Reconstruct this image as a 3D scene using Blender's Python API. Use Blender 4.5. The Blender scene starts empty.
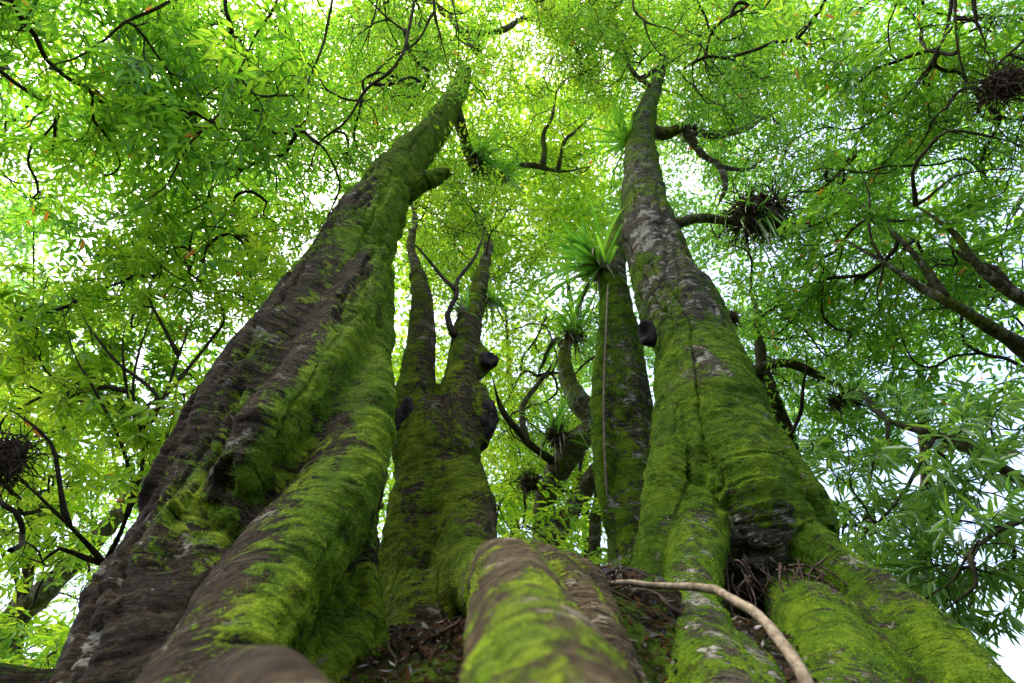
import bpy, math, random
import numpy as np

SEED = 11
rng = np.random.default_rng(SEED)
random.seed(SEED)
scene = bpy.context.scene
COL = scene.collection

# ------------------------------------------------------------------ camera model
F = 560.0
PITCH = math.radians(45)
CAM = np.array([0.0, 0.0, 0.35])
RT = np.array([1.0, 0, 0])
FW = np.array([0, math.cos(PITCH), math.sin(PITCH)])
UP = np.array([0, -math.sin(PITCH), math.cos(PITCH)])

def ray(px, py):
    return RT * ((px - 512) / F) + UP * ((341.5 - py) / F) + FW

def at_d(px, py, d):
    return CAM + ray(px, py) * d

def at_y(px, py, Y):
    r = ray(px, py)
    return CAM + r * (Y / r[1])

def depth(P):
    return (np.asarray(P) - CAM) @ FW

def project(P):
    v = np.asarray(P) - CAM
    d = np.maximum(v @ FW, 1e-3)
    return 512 + F * (v @ RT) / d, 341.5 - F * (v @ UP) / d, v @ FW

# ------------------------------------------------------------------ noise
def _hash(ix, iy, iz, seed):
    with np.errstate(over='ignore'):
        h = (ix.astype(np.uint32) * np.uint32(374761393) + iy.astype(np.uint32) * np.uint32(668265263)
             + iz.astype(np.uint32) * np.uint32(2147483647 - 1013904223) + np.uint32(seed * 7919 + 13))
        h = (h ^ (h >> np.uint32(13))) * np.uint32(1274126177)
        h = h ^ (h >> np.uint32(16))
    return (h & np.uint32(0xFFFFFF)).astype(np.float64) / float(0xFFFFFF)

def vnoise(P, seed=0):
    P = np.asarray(P, float)
    I = np.floor(P).astype(np.int64)
    f = P - I
    f = f * f * (3 - 2 * f)
    out = 0
    for dx in (0, 1):
        wx = f[:, 0] if dx else 1 - f[:, 0]
        for dy in (0, 1):
            wy = f[:, 1] if dy else 1 - f[:, 1]
            for dz in (0, 1):
                wz = f[:, 2] if dz else 1 - f[:, 2]
                out = out + wx * wy * wz * _hash(I[:, 0] + dx, I[:, 1] + dy, I[:, 2] + dz, seed)
    return out

def fbm(P, octaves=4, seed=0, gain=0.5):
    P = np.asarray(P, float)
    a, s, t = 1.0, 0.0, 0.0
    for o in range(octaves):
        s = s + a * vnoise(P * (2.03 ** o) + 17.3 * o, seed + o)
        t += a
        a *= gain
    return s / t          # 0..1

def smooth01(x, a, b):
    t = np.clip((x - a) / (b - a), 0, 1)
    return t * t * (3 - 2 * t)

# ------------------------------------------------------------------ mesh helpers
def new_mesh(name, verts, faces, smooth=True, mat=None, mat_index=None, attrs=None):
    """faces: list of (n,k) int arrays"""
    me = bpy.data.meshes.new(name)
    verts = np.ascontiguousarray(verts, dtype=np.float32)
    if not isinstance(faces, (list, tuple)):
        faces = [faces]
    faces = [np.asarray(f, dtype=np.int32) for f in faces if len(f)]
    nl = sum(f.size for f in faces)
    nf = sum(len(f) for f in faces)
    me.vertices.add(len(verts))
    me.vertices.foreach_set('co', verts.ravel())
    me.loops.add(nl)
    me.loops.foreach_set('vertex_index', np.concatenate([f.ravel() for f in faces]).astype(np.int32))
    me.polygons.add(nf)
    tot = np.concatenate([np.full(len(f), f.shape[1], np.int32) for f in faces])
    start = np.concatenate([[0], np.cumsum(tot)[:-1]]).astype(np.int32)
    me.polygons.foreach_set('loop_start', start)
    me.polygons.foreach_set('loop_total', tot)
    me.polygons.foreach_set('use_smooth', np.full(nf, bool(smooth)))
    if mat is not None:
        for m in (mat if isinstance(mat, (list, tuple)) else [mat]):
            me.materials.append(m)
    if mat_index is not None:
        me.polygons.foreach_set('material_index', np.asarray(mat_index, np.int32))
    for k, v in (attrs or {}).items():
        v = np.asarray(v, np.float32)
        if v.ndim == 1:
            a = me.attributes.new(k, 'FLOAT', 'POINT')
            a.data.foreach_set('value', v)
        else:
            a = me.attributes.new(k, 'FLOAT_VECTOR', 'POINT')
            a.data.foreach_set('vector', v.ravel())
    me.update()
    me.validate()
    return me

def obj(name, me, parent=None, **props):
    o = bpy.data.objects.new(name, me)
    COL.objects.link(o)
    if parent is not None:
        o.parent = parent
        w_ = parent.matrix_basis.copy()
        if parent.parent is not None: w_ = parent.parent.matrix_basis @ parent.matrix_parent_inverse @ w_
        o.matrix_parent_inverse = w_.inverted()
    for k, v in props.items():
        o[k] = v
    return o

def thing(name, label, category, loc, group=None):
    o = bpy.data.objects.new(name, None)
    COL.objects.link(o)
    o.location = [float(v) for v in loc]
    o.empty_display_size = 0.2
    o['label'] = label
    o['category'] = category
    if group:
        o['group'] = group
    return o

def spline(P, R, step):
    """Catmull-Rom resampling"""
    P = np.asarray(P, float); R = np.asarray(R, float)
    if len(P) == 2:
        n = max(2, int(np.linalg.norm(P[1] - P[0]) / step) + 1)
        t = np.linspace(0, 1, n)[:, None]
        return P[0] * (1 - t) + P[1] * t, R[0] * (1 - t[:, 0]) + R[1] * t[:, 0]
    Q = np.vstack([2 * P[0] - P[1], P, 2 * P[-1] - P[-2]])
    oP, oR = [], []
    for i in range(len(P) - 1):
        p0, p1, p2, p3 = Q[i], Q[i + 1], Q[i + 2], Q[i + 3]
        n = max(2, int(np.linalg.norm(p2 - p1) / step))
        t = (np.arange(n) / n)[:, None]
        oP.append(0.5 * (2 * p1 + (p2 - p0) * t + (2 * p0 - 5 * p1 + 4 * p2 - p3) * t ** 2 + (3 * p1 - p0 - 3 * p2 + p3) * t ** 3))
        s = t[:, 0]; s = s * s * (3 - 2 * s)
        oR.append(R[i] * (1 - s) + R[i + 1] * s)
    oP.append(P[-1:]); oR.append(R[-1:])
    return np.vstack(oP), np.concatenate(oR)

def frames(P):
    T = np.gradient(P, axis=0)
    T /= np.linalg.norm(T, axis=1)[:, None] + 1e-12
    N = np.zeros_like(P)
    a = np.array([1.0, 0, 0]) if abs(T[0][0]) < .8 else np.array([0, 1.0, 0])
    n = a - T[0] * (a @ T[0]); n /= np.linalg.norm(n)
    for i in range(len(P)):
        n = n - T[i] * (n @ T[i]); n /= np.linalg.norm(n) + 1e-12
        N[i] = n
    return T, N, np.cross(T, N)

def tube(P, R, sides=8, cap=True, wobble=0.0):
    P = np.asarray(P, float); R = np.asarray(R, float)
    T, N, B = frames(P)
    n = len(P)
    a = np.arange(sides) * 2 * math.pi / sides
    rr = R[:, None] * np.ones((1, sides))
    if wobble:
        rr = rr * (1 + wobble * (rng.random((n, sides)) - .5))
    V = P[:, None, :] + rr[:, :, None] * (np.cos(a)[None, :, None] * N[:, None, :] + np.sin(a)[None, :, None] * B[:, None, :])
    V = V.reshape(-1, 3)
    i = np.arange(n - 1)[:, None] * sides
    j = np.arange(sides)[None, :]
    k = (j + 1) % sides
    Q = np.stack([i + j, i + k, i + sides + k, i + sides + j], -1).reshape(-1, 4)
    Tr = np.zeros((0, 3), int)
    if cap:
        c0, c1 = len(V), len(V) + 1
        V = np.vstack([V, P[0] - T[0] * R[0] * .5, P[-1] + T[-1] * R[-1] * .5])
        jj = np.arange(sides); kk = (jj + 1) % sides
        Tr = np.vstack([np.stack([np.full(sides, c0), kk, jj], 1),
                        np.stack([np.full(sides, c1), (n - 1) * sides + jj, (n - 1) * sides + kk], 1)])
    return V, Q, Tr

class Geo:
    def __init__(s):
        s.V, s.Q, s.T, s.n = [], [], [], 0
        s.mq, s.mt = [], []
    def add(s, V, Q, T=None, m=0):
        s.V.append(V)
        if len(Q): s.Q.append(np.asarray(Q) + s.n); s.mq.append(np.full(len(Q), m))
        if T is not None and len(T): s.T.append(np.asarray(T) + s.n); s.mt.append(np.full(len(T), m))
        s.n += len(V)
    def tube(s, P, R, sides=8, m=0, **k):
        s.add(*tube(P, R, sides, **k), m=m)
    def mesh(s, name, mat, smooth=True, attrs=None):
        f, mi = [], []
        if s.Q: f.append(np.vstack(s.Q)); mi.append(np.concatenate(s.mq))
        if s.T: f.append(np.vstack(s.T)); mi.append(np.concatenate(s.mt))
        return new_mesh(name, np.vstack(s.V), f, smooth, mat, np.concatenate(mi), attrs)

# ------------------------------------------------------------------ materials
class NT:
    def __init__(s, name):
        s.m = bpy.data.materials.new(name); s.m.use_nodes = True
        s.t = s.m.node_tree; s.t.nodes.clear()
        s.out = s.n('ShaderNodeOutputMaterial')
    def n(s, typ, **kw):
        x = s.t.nodes.new(typ)
        for k, v in kw.items():
            if k.startswith('i_'):
                x.inputs[k[2:].replace('_', ' ')].default_value = v
            else:
                setattr(x, k, v)
        return x
    def l(s, a, b): s.t.links.new(a, b)
    def noise(s, vec, scale, detail=4, rough=.55, dist=0.0):
        x = s.n('ShaderNodeTexNoise'); x.inputs['Scale'].default_value = scale
        x.inputs['Detail'].default_value = detail; x.inputs['Roughness'].default_value = rough
        x.inputs['Distortion'].default_value = dist
        if vec is not None: s.l(vec, x.inputs['Vector'])
        return x.outputs['Fac']
    def mapping(s, vec, scale):
        x = s.n('ShaderNodeMapping'); x.inputs['Scale'].default_value = scale
        s.l(vec, x.inputs['Vector']); return x.outputs['Vector']
    def ramp(s, fac, stops, interp='LINEAR'):
        x = s.n('ShaderNodeValToRGB'); r = x.color_ramp; r.interpolation = interp
        while len(r.elements) < len(stops): r.elements.new(0.5)
        for e, (p, c) in zip(r.elements, stops):
            e.position = p; e.color = (c, c, c, 1) if isinstance(c, (int, float)) else (*c, 1)
        s.l(fac, x.inputs['Fac']); return x.outputs['Color']
    def math(s, op, a, b=None, c=None, clamp=False):
        x = s.n('ShaderNodeMath', operation=op); x.use_clamp = clamp
        for i, v in enumerate((a, b, c)):
            if v is None: continue
            if isinstance(v, (int, float)): x.inputs[i].default_value = v
            else: s.l(v, x.inputs[i])
        return x.outputs[0]
    def mix(s, fac, a, b, blend='MIX'):
        x = s.n('ShaderNodeMix', data_type='RGBA', blend_type=blend)
        for i, v in ((0, fac), (6, a), (7, b)):
            if isinstance(v, (int, float)): x.inputs[i].default_value = v if i == 0 else (v, v, v, 1)
            elif isinstance(v, tuple): x.inputs[i].default_value = (*v, 1)
            else: s.l(v, x.inputs[i])
        return x.outputs[2]
    def sstep(s, v, a, b):
        x = s.n('ShaderNodeMapRange', interpolation_type='SMOOTHSTEP')
        x.inputs['From Min'].default_value = a; x.inputs['From Max'].default_value = b
        s.l(v, x.inputs['Value']); return x.outputs['Result']

def bark_material(name, dark, mid, pale, pale_amt, moss_lo, moss_mid, moss_hi, ring=7.0):
    w = NT(name)
    co = w.n('ShaderNodeAttribute', attribute_name='bark_co').outputs['Vector']
    moss = w.n('ShaderNodeAttribute', attribute_name='moss').outputs['Fac']
    ringv = w.mapping(co, (1.2, 1.2, ring))
    n_ring = w.noise(ringv, 5.0, 7, .68, .9)
    n_fine = w.noise(w.mapping(co, (1, 1, 2.2)), 42, 6, .68)
    n_big = w.noise(co, 2.2, 4, .55, .4)
    n_patch = w.noise(w.mapping(co, (1, 1, 1.5)), 4.3, 6, .62, .7)
    crack = w.math('ABSOLUTE', w.math('SUBTRACT', w.noise(w.mapping(co, (1.6, 1.6, ring * 1.2)), 4.2, 5, .6, 1.4), .5))
    crack = w.sstep(crack, .0, .035)
    bark = w.ramp(w.math('ADD', w.math('MULTIPLY', n_ring, .55), w.math('MULTIPLY', n_fine, .45)),
                  [(.36, dark), (.50, mid), (.64, tuple(c * 2.3 for c in mid))])
    bark = w.mix(w.sstep(n_patch, .40, .62), w.mix(1.0, bark, (.62, .60, .58), 'MULTIPLY'), bark)
    bark = w.mix(crack, tuple(c * .6 for c in dark), bark)
    # pale lichen crusts
    lich = w.sstep(w.math('ADD', n_patch, w.math('MULTIPLY', w.math('SUBTRACT', n_fine, .5), .30)), .65 - pale_amt, .69 - pale_amt)
    lich = w.math('MULTIPLY', lich, w.sstep(n_fine, .36, .56))
    spots = w.sstep(w.noise(co, 9, 5, .7, .3), .665, .69)
    lich = w.math('MAXIMUM', lich, w.math('MULTIPLY', spots, .8))
    bark = w.mix(lich, bark, pale)
    # moss
    tuft = w.noise(w.mapping(co, (1, 1, .8)), 95, 4, .65)
    tuft2 = w.noise(co, 26, 5, .65)
    tuft3 = w.noise(co, 8, 4, .6, .5)
    mv = w.math('ADD', w.math('MULTIPLY', tuft, .30), w.math('MULTIPLY', n_big, .35))
    mv = w.math('ADD', mv, w.math('MULTIPLY', tuft3, .35))
    mcol = w.ramp(mv, [(.36, moss_lo), (.5, moss_mid), (.62, moss_hi)])
    brown = w.sstep(w.noise(co, 5.2, 5, .65, .8), .57, .68)
    mcol = w.mix(w.math('MULTIPLY', brown, .75), mcol, (.060, .050, .014))
    mcol = w.mix(w.math('MULTIPLY', w.sstep(n_ring, .47, .37), .65), mcol, (.020, .022, .006))
    mm = w.math('ADD', moss, w.math('MULTIPLY', w.math('SUBTRACT', n_ring, .5), 1.15))
    mm = w.math('ADD', mm, w.math('MULTIPLY', w.math('SUBTRACT', tuft2, .5), 1.25))
    mm = w.math('ADD', mm, w.math('MULTIPLY', w.math('SUBTRACT', tuft3, .5), 1.2))
    mm = w.math('ADD', mm, w.math('MULTIPLY', w.math('SUBTRACT', tuft, .5), .35))
    mf = w.sstep(mm, .42, .58)
    mf = w.math('MULTIPLY', mf, w.math('SUBTRACT', 1, w.math('MULTIPLY', spots, .7)))
    col = w.mix(mf, bark, mcol)
    b1 = w.n('ShaderNodeBump', i_Strength=1.0, i_Distance=.045)
    h = w.math('ADD', w.math('MULTIPLY', n_ring, .75), w.math('MULTIPLY', n_fine, .35))
    h = w.math('ADD', h, w.math('MULTIPLY', crack, .25))
    h = w.math('ADD', h, w.math('MULTIPLY', mf, w.math('MULTIPLY', w.math('ADD', tuft, w.math('ADD', w.math('MULTIPLY', tuft2, .9), w.math('MULTIPLY', tuft3, .6))), .62)))
    w.l(h, b1.inputs['Height'])
    p = w.n('ShaderNodeBsdfPrincipled', i_Roughness=.85)
    p.inputs['Specular IOR Level'].default_value = .10
    w.l(col, p.inputs['Base Color']); w.l(b1.outputs['Normal'], p.inputs['Normal'])
    w.l(p.outputs[0], w.out.inputs['Surface'])
    return w.m

def twig_material(name, c1, c2, sc=6):
    w = NT(name)
    g = w.n('ShaderNodeNewGeometry').outputs['Position']
    c = w.ramp(w.noise(g, sc, 5, .65), [(.38, c1), (.62, c2)])
    b = w.n('ShaderNodeBump', i_Strength=.6, i_Distance=.01)
    w.l(w.noise(g, 60, 3), b.inputs['Height'])
    p = w.n('ShaderNodeBsdfPrincipled', i_Roughness=.85)
    p.inputs['Specular IOR Level'].default_value = .12
    w.l(c, p.inputs['Base Color']); w.l(b.outputs['Normal'], p.inputs['Normal'])
    w.l(p.outputs[0], w.out.inputs['Surface'])
    return w.m

def leaf_material(name, cols, trans, gloss=.05, clump=.45, yellow=None):
    """cols: three reflectance colours; trans: three transmission colours (dark..light leaf)"""
    w = NT(name)
    geo = w.n('ShaderNodeNewGeometry')
    r = geo.outputs['Random Per Island']
    n = w.noise(geo.outputs['Position'], clump, 3, .6)
    f = w.math('ADD', w.math('MULTIPLY', r, .45), w.math('SUBTRACT', w.math('MULTIPLY', n, 1.1), .25), clamp=True)
    stops_c = [(.28, cols[0]), (.52, cols[1]), (.8, cols[2])]
    stops_t = [(.28, trans[0]), (.52, trans[1]), (.8, trans[2])]
    c, t = w.ramp(f, stops_c), w.ramp(f, stops_t)
    if yellow:
        yy = w.math('GREATER_THAN', w.math('FRACT', w.math('MULTIPLY', r, 37.7)), 1 - yellow)
        c = w.mix(yy, c, (.35, .13, .02)); t = w.mix(yy, t, (.45, .15, .015))
    d = w.n('ShaderNodeBsdfDiffuse'); w.l(c, d.inputs['Color'])
    tr = w.n('ShaderNodeBsdfTranslucent'); w.l(t, tr.inputs['Color'])
    a = w.n('ShaderNodeAddShader'); w.l(d.outputs[0], a.inputs[0]); w.l(tr.outputs[0], a.inputs[1])
    g = w.n('ShaderNodeBsdfGlossy', i_Roughness=.38)
    mx = w.n('ShaderNodeMixShader'); mx.inputs[0].default_value = gloss
    w.l(a.outputs[0], mx.inputs[1]); w.l(g.outputs[0], mx.inputs[2])
    w.l(mx.outputs[0], w.out.inputs['Surface'])
    return w.m

M = {}
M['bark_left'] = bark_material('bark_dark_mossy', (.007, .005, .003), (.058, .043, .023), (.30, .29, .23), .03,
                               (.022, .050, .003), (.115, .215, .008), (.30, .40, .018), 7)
M['bark_mid'] = bark_material('bark_olive_mossy', (.022, .017, .009), (.12, .092, .05), (.34, .30, .22), .05,
                              (.034, .060, .004), (.135, .210, .009), (.30, .37, .02), 8)
M['bark_right'] = bark_material('bark_grey_mossy', (.020, .017, .011), (.13, .115, .082), (.46, .44, .36), .10,
                                (.022, .054, .004), (.100, .205, .008), (.25, .36, .016), 9)
M['bark_root'] = bark_material('bark_root', (.012, .009, .005), (.052, .038, .020), (.20, .16, .10), .02,
                               (.022, .040, .004), (.100, .150, .012), (.23, .28, .02), 5)
M['limb'] = twig_material('limb_bark', (.024, .022, .010), (.11, .10, .05))
M['limb_pale'] = twig_material('limb_bark_pale', (.10, .115, .035), (.40, .37, .20), 5)
M['twig'] = twig_material('twig_bark', (.018, .015, .010), (.07, .055, .034), 9)
M['burl'] = twig_material('burl_wood_shaded', (.010, .008, .008), (.045, .036, .034), 14)  # near-black: shade inside the hollows is painted into the wood colour
M['vine'] = twig_material('vine_bark', (.12, .09, .06), (.30, .25, .17), 25)
M['fibre'] = twig_material('root_fibre', (.016, .010, .008), (.14, .095, .07), 22)
M['fibre_pale'] = twig_material('dead_leaf_straw', (.16, .12, .08), (.42, .36, .28), 12)
def soil_material():
    w = NT('forest_soil')
    g = w.n('ShaderNodeNewGeometry').outputs['Position']
    n1 = w.noise(g, 7, 6, .7); n2 = w.noise(g, 34, 6, .7); n3 = w.noise(g, 3.2, 4, .6)
    c = w.ramp(n2, [(.36, (.004, .003, .002)), (.52, (.018, .013, .007)), (.68, (.06, .048, .03))])
    ms = w.sstep(w.math('ADD', n3, w.math('MULTIPLY', w.math('SUBTRACT', n2, .5), .5)), .50, .60)
    c = w.mix(ms, c, w.ramp(n1, [(.35, (.012, .026, .003)), (.65, (.06, .11, .006))]))
    b_ = w.n('ShaderNodeBump', i_Strength=1.0, i_Distance=.06)
    w.l(w.math('ADD', w.math('MULTIPLY', n1, .8), w.math('MULTIPLY', n2, .5)), b_.inputs['Height'])
    p_ = w.n('ShaderNodeBsdfPrincipled', i_Roughness=.95); p_.inputs['Specular IOR Level'].default_value = .05
    w.l(c, p_.inputs['Base Color']); w.l(b_.outputs['Normal'], p_.inputs['Normal']); w.l(p_.outputs[0], w.out.inputs['Surface'])
    return w.m
M['soil'] = soil_material()

M['bark_limb'] = bark_material('bark_limb', (.035, .030, .016), (.17, .15, .085), (.46, .44, .34), .10,
                               (.04, .065, .008), (.16, .21, .02), (.32, .35, .04), 8)
M['bark_stem'] = bark_material('bark_stem', (.06, .055, .025), (.26, .235, .12), (.52, .49, .36), .12,
                               (.07, .10, .012), (.24, .29, .03), (.40, .42, .06), 7)
M['moss'] = leaf_material('moss_tuft', [(.03, .07, .003), (.12, .22, .008), (.29, .39, .018)],
                          [(.02, .06, .003), (.07, .16, .006), (.18, .27, .012)], gloss=.0, clump=5)
M['leaf_mid'] = leaf_material('leaf_mid_green', [(.03, .09, .008), (.06, .14, .012), (.10, .18, .02)],
                              [(.068, .215, .008), (.155, .355, .012), (.32, .49, .025)], clump=.7, yellow=.004)
M['leaf_yellow'] = leaf_material('leaf_yellow_green', [(.04, .10, .008), (.09, .16, .012), (.14, .20, .02)],
                                 [(.13, .30, .010), (.28, .46, .015), (.45, .55, .03)], clump=.6, yellow=.003)
M['leaf_deep'] = leaf_material('leaf_deep_green', [(.02, .07, .008), (.042, .11, .012), (.07, .15, .02)],
                               [(.064, .195, .008), (.140, .325, .012), (.29, .47, .025)], clump=.8, yellow=.006)
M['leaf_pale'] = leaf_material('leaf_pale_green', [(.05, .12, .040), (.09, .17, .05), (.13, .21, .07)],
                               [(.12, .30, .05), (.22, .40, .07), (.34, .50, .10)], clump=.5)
M['strap'] = leaf_material('strap_leaf', [(.03, .09, .014), (.05, .13, .02), (.10, .19, .03)],
                           [(.08, .24, .015), (.14, .34, .02), (.24, .46, .03)], gloss=.12, clump=2)
M['leaf_droop'] = leaf_material('leaf_drooping', [(.04, .10, .02), (.07, .14, .03), (.11, .18, .04)],
                          [(.10, .245, .018), (.21, .38, .026), (.35, .50, .045)], gloss=.10, clump=1.2)
M['litter'] = leaf_material('dead_leaves', [(.011, .010, .007), (.024, .021, .015), (.085, .078, .06)],
                            [(.02, .012, .005), (.04, .02, .01), (.05, .03, .02)], clump=4)

# ------------------------------------------------------------------ ground
GC = []   # bumps: x, y, z, radius
def ground_z(x, y):
    x = np.asarray(x, float); y = np.asarray(y, float)
    z = 1.22 * smooth01(y, .15, 3.6) * np.exp(-(np.maximum(np.abs(x) - 2.6, 0) / 4.0) ** 2)
    z = z - .9 * smooth01(x, 1.3, 3.6) * smooth01(y, .5, 2.5)
    z = z * (1 - .75 * smooth01(y, 5.0, 14.0))
    z = z + 10 * smooth01(-y, 2.5, 15) * (1 - .8 * smooth01(-y, 30, 90))  # unseen hillside added behind the camera to block low sky light
    for bx, by, bz, br in GC:
        z = z + bz * np.exp(-((x - bx) ** 2 + (y - by) ** 2) / (br * br))
    return z
p = at_y(375, 655, 2.9); GC.append((p[0], p[1], .13, .55))
p = at_y(640, 610, 2.9); GC.append((p[0], p[1], .30, .55))
p = at_y(560, 610, 2.6); GC.append((p[0], p[1], .25, .5))
p = at_y(780, 610, 3.5); GC.append((p[0], p[1], .10, .8))

t = np.linspace(-1, 1, 361)
gx = np.sinh(t * 8.2) / math.sinh(8.2) * 900
X, Y = np.meshgrid(gx, gx + 2.6)
Z = ground_z(X, Y)
P3 = np.stack([X.ravel() * 3, Y.ravel() * 3, np.zeros(X.size)], 1)
near = np.exp(-((X.ravel()) ** 2 + (Y.ravel() - 2.6) ** 2) / 60)
Z = Z.ravel() + near * ((fbm(P3, 5, 3) - .5) * .22 + (fbm(P3 * 3.5, 4, 8) - .5) * .09)
far = 1 - np.exp(-((X.ravel()) ** 2 + (Y.ravel()) ** 2) / 3600)
Z = Z + far * (fbm(np.stack([X.ravel() * .02, Y.ravel() * .02, 0 * X.ravel()], 1), 3, 5) - .5) * 3
n = 361
i = np.arange(n - 1)[:, None] * n; j = np.arange(n - 1)[None, :]
Q = np.stack([i + j, i + j + 1, i + n + j + 1, i + n + j], -1).reshape(-1, 4)
obj('ground', new_mesh('ground', np.stack([X.ravel(), Y.ravel(), Z], 1), Q, True, M['soil']), kind='structure')

# ------------------------------------------------------------------ trunks
def spec(L):
    """[(px,py,half width px,Y)] -> points, radii"""
    P = np.array([at_y(a, b, y) for a, b, _, y in L])
    R = np.array([h * depth(q) / F for (a, b, h, y), q in zip(L, P)])
    return P, R

def smooth_mesh(V, Fq, iters, lam=.5):
    E = np.vstack([Fq[:, [0, 1]], Fq[:, [1, 2]], Fq[:, [2, 3]], Fq[:, [3, 0]]])
    E = np.vstack([E, E[:, ::-1]])
    cnt = np.bincount(E[:, 0], minlength=len(V))[:, None] + 1e-9
    for _ in range(iters):
        S = np.stack([np.bincount(E[:, 0], weights=V[E[:, 1], k], minlength=len(V)) for k in range(3)], 1)
        V = V + lam * (S / cnt - V)
    return V

def vnormals(V, Fq):
    fn = np.cross(V[Fq[:, 2]] - V[Fq[:, 0]], V[Fq[:, 3]] - V[Fq[:, 1]])
    N = np.zeros_like(V)
    for k in range(3):
        N[:, k] = sum(np.bincount(Fq[:, c], weights=fn[:, k], minlength=len(V)) for c in range(4))
    return N / (np.linalg.norm(N, axis=1)[:, None] + 1e-12)

def remesh(paths, voxel, sides=20, grow=0.0):
    g = Geo()
    for P, R in paths:
        P, R = spline(P, R, max(voxel * 3, .04))
        g.tube(P, R + grow, sides)
    me = g.mesh('tmp', None)
    o = bpy.data.objects.new('tmp', me); COL.objects.link(o)
    md = o.modifiers.new('r', 'REMESH'); md.mode = 'VOXEL'; md.voxel_size = voxel
    dg = bpy.context.evaluated_depsgraph_get(); dg.update()
    ev = o.evaluated_get(dg); m2 = ev.to_mesh()
    V = np.empty(len(m2.vertices) * 3, np.float32); m2.vertices.foreach_get('co', V)
    Lp = np.empty(len(m2.loops), np.int32); m2.loops.foreach_get('vertex_index', Lp)
    assert len(Lp) == 4 * len(m2.polygons)
    ev.to_mesh_clear()
    bpy.data.objects.remove(o); bpy.data.meshes.remove(me)
    return V.reshape(-1, 3).astype(float), Lp.reshape(-1, 4)

def bark_coords(V, paths, idx):
    """coordinates in the straightened frame of the nearest path"""
    best = np.full(len(V), 1e9); co = np.zeros_like(V); rad = np.zeros(len(V)); tang = np.zeros_like(V)
    for pi in idx:
        P, R = spline(*paths[pi], .08)
        T, N, B = frames(P)
        h = np.concatenate([[0], np.cumsum(np.linalg.norm(np.diff(P, axis=0), axis=1))])
        for s in range(0, len(V), 20000):
            v = V[s:s + 20000]
            d = np.linalg.norm(v[:, None, :] - P[None], axis=2)
            k = np.argmin(d - R[None], axis=1)
            dd = d[np.arange(len(v)), k] - R[k]
            off = v - P[k]
            c = np.stack([(off * N[k]).sum(1), (off * B[k]).sum(1), h[k] + (off * T[k]).sum(1)], 1) + pi * 3.7
            m = dd < best[s:s + 20000]
            sl = np.arange(s, s + len(v))[m]
            best[sl] = dd[m]; co[sl] = c[m]; rad[sl] = R[k][m]; tang[sl] = T[k][m]
    return co, rad, tang

def moss_tufts(name, V, Fq, N, moss, T, parent, count, ln, maxd, bias=(0, 0, -.4)):
    c = V[Fq].mean(1)
    area = np.linalg.norm(np.cross(V[Fq[:, 2]] - V[Fq[:, 0]], V[Fq[:, 3]] - V[Fq[:, 1]]), axis=1) * .5
    fm = moss[Fq].mean(1); fn = N[Fq].mean(1)
    view = CAM - c; dist = np.linalg.norm(view, axis=1)
    face = (fn * view).sum(1) / dist
    f0 = fm.copy()
    fm = fm + (fbm(c * 5.5, 3, 43) - .5) * 1.3 + (fbm(c * 17, 2, 44) - .5) * .8
    w = area * smooth01(fm, .38, .70) * smooth01(f0, .28, .5) * (face > -.25) * (dist < maxd) / np.maximum(dist, .8) ** 1.3
    if w.sum() <= 0: return
    k = rng.choice(len(Fq), count, p=w / w.sum())
    b = rng.random((count, 2))
    q = V[Fq[k]]
    p0 = (q[:, 0] * (1 - b[:, :1]) + q[:, 1] * b[:, :1]) * (1 - b[:, 1:]) + (q[:, 3] * (1 - b[:, :1]) + q[:, 2] * b[:, :1]) * b[:, 1:]
    nn = fn[k]
    d = nn + rng.normal(0, .55, (count, 3)) + np.array(bias)
    d /= np.linalg.norm(d, axis=1)[:, None]
    L = ln * (.5 + rng.random(count)) * (.6 + .12 * dist[k])
    s = np.cross(d, rng.normal(0, 1, (count, 3))); s /= np.linalg.norm(s, axis=1)[:, None] + 1e-9
    wd = (L * .22)[:, None]
    p0 = p0 - nn * .004
    Vv = np.stack([p0 - s * wd, p0 + s * wd, p0 + d * L[:, None]], 1).reshape(-1, 3)
    Fv = np.arange(count * 3).reshape(-1, 3)
    obj('moss', new_mesh('moss', Vv, Fv, False, M['moss']), parent, kind='stuff')

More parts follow.
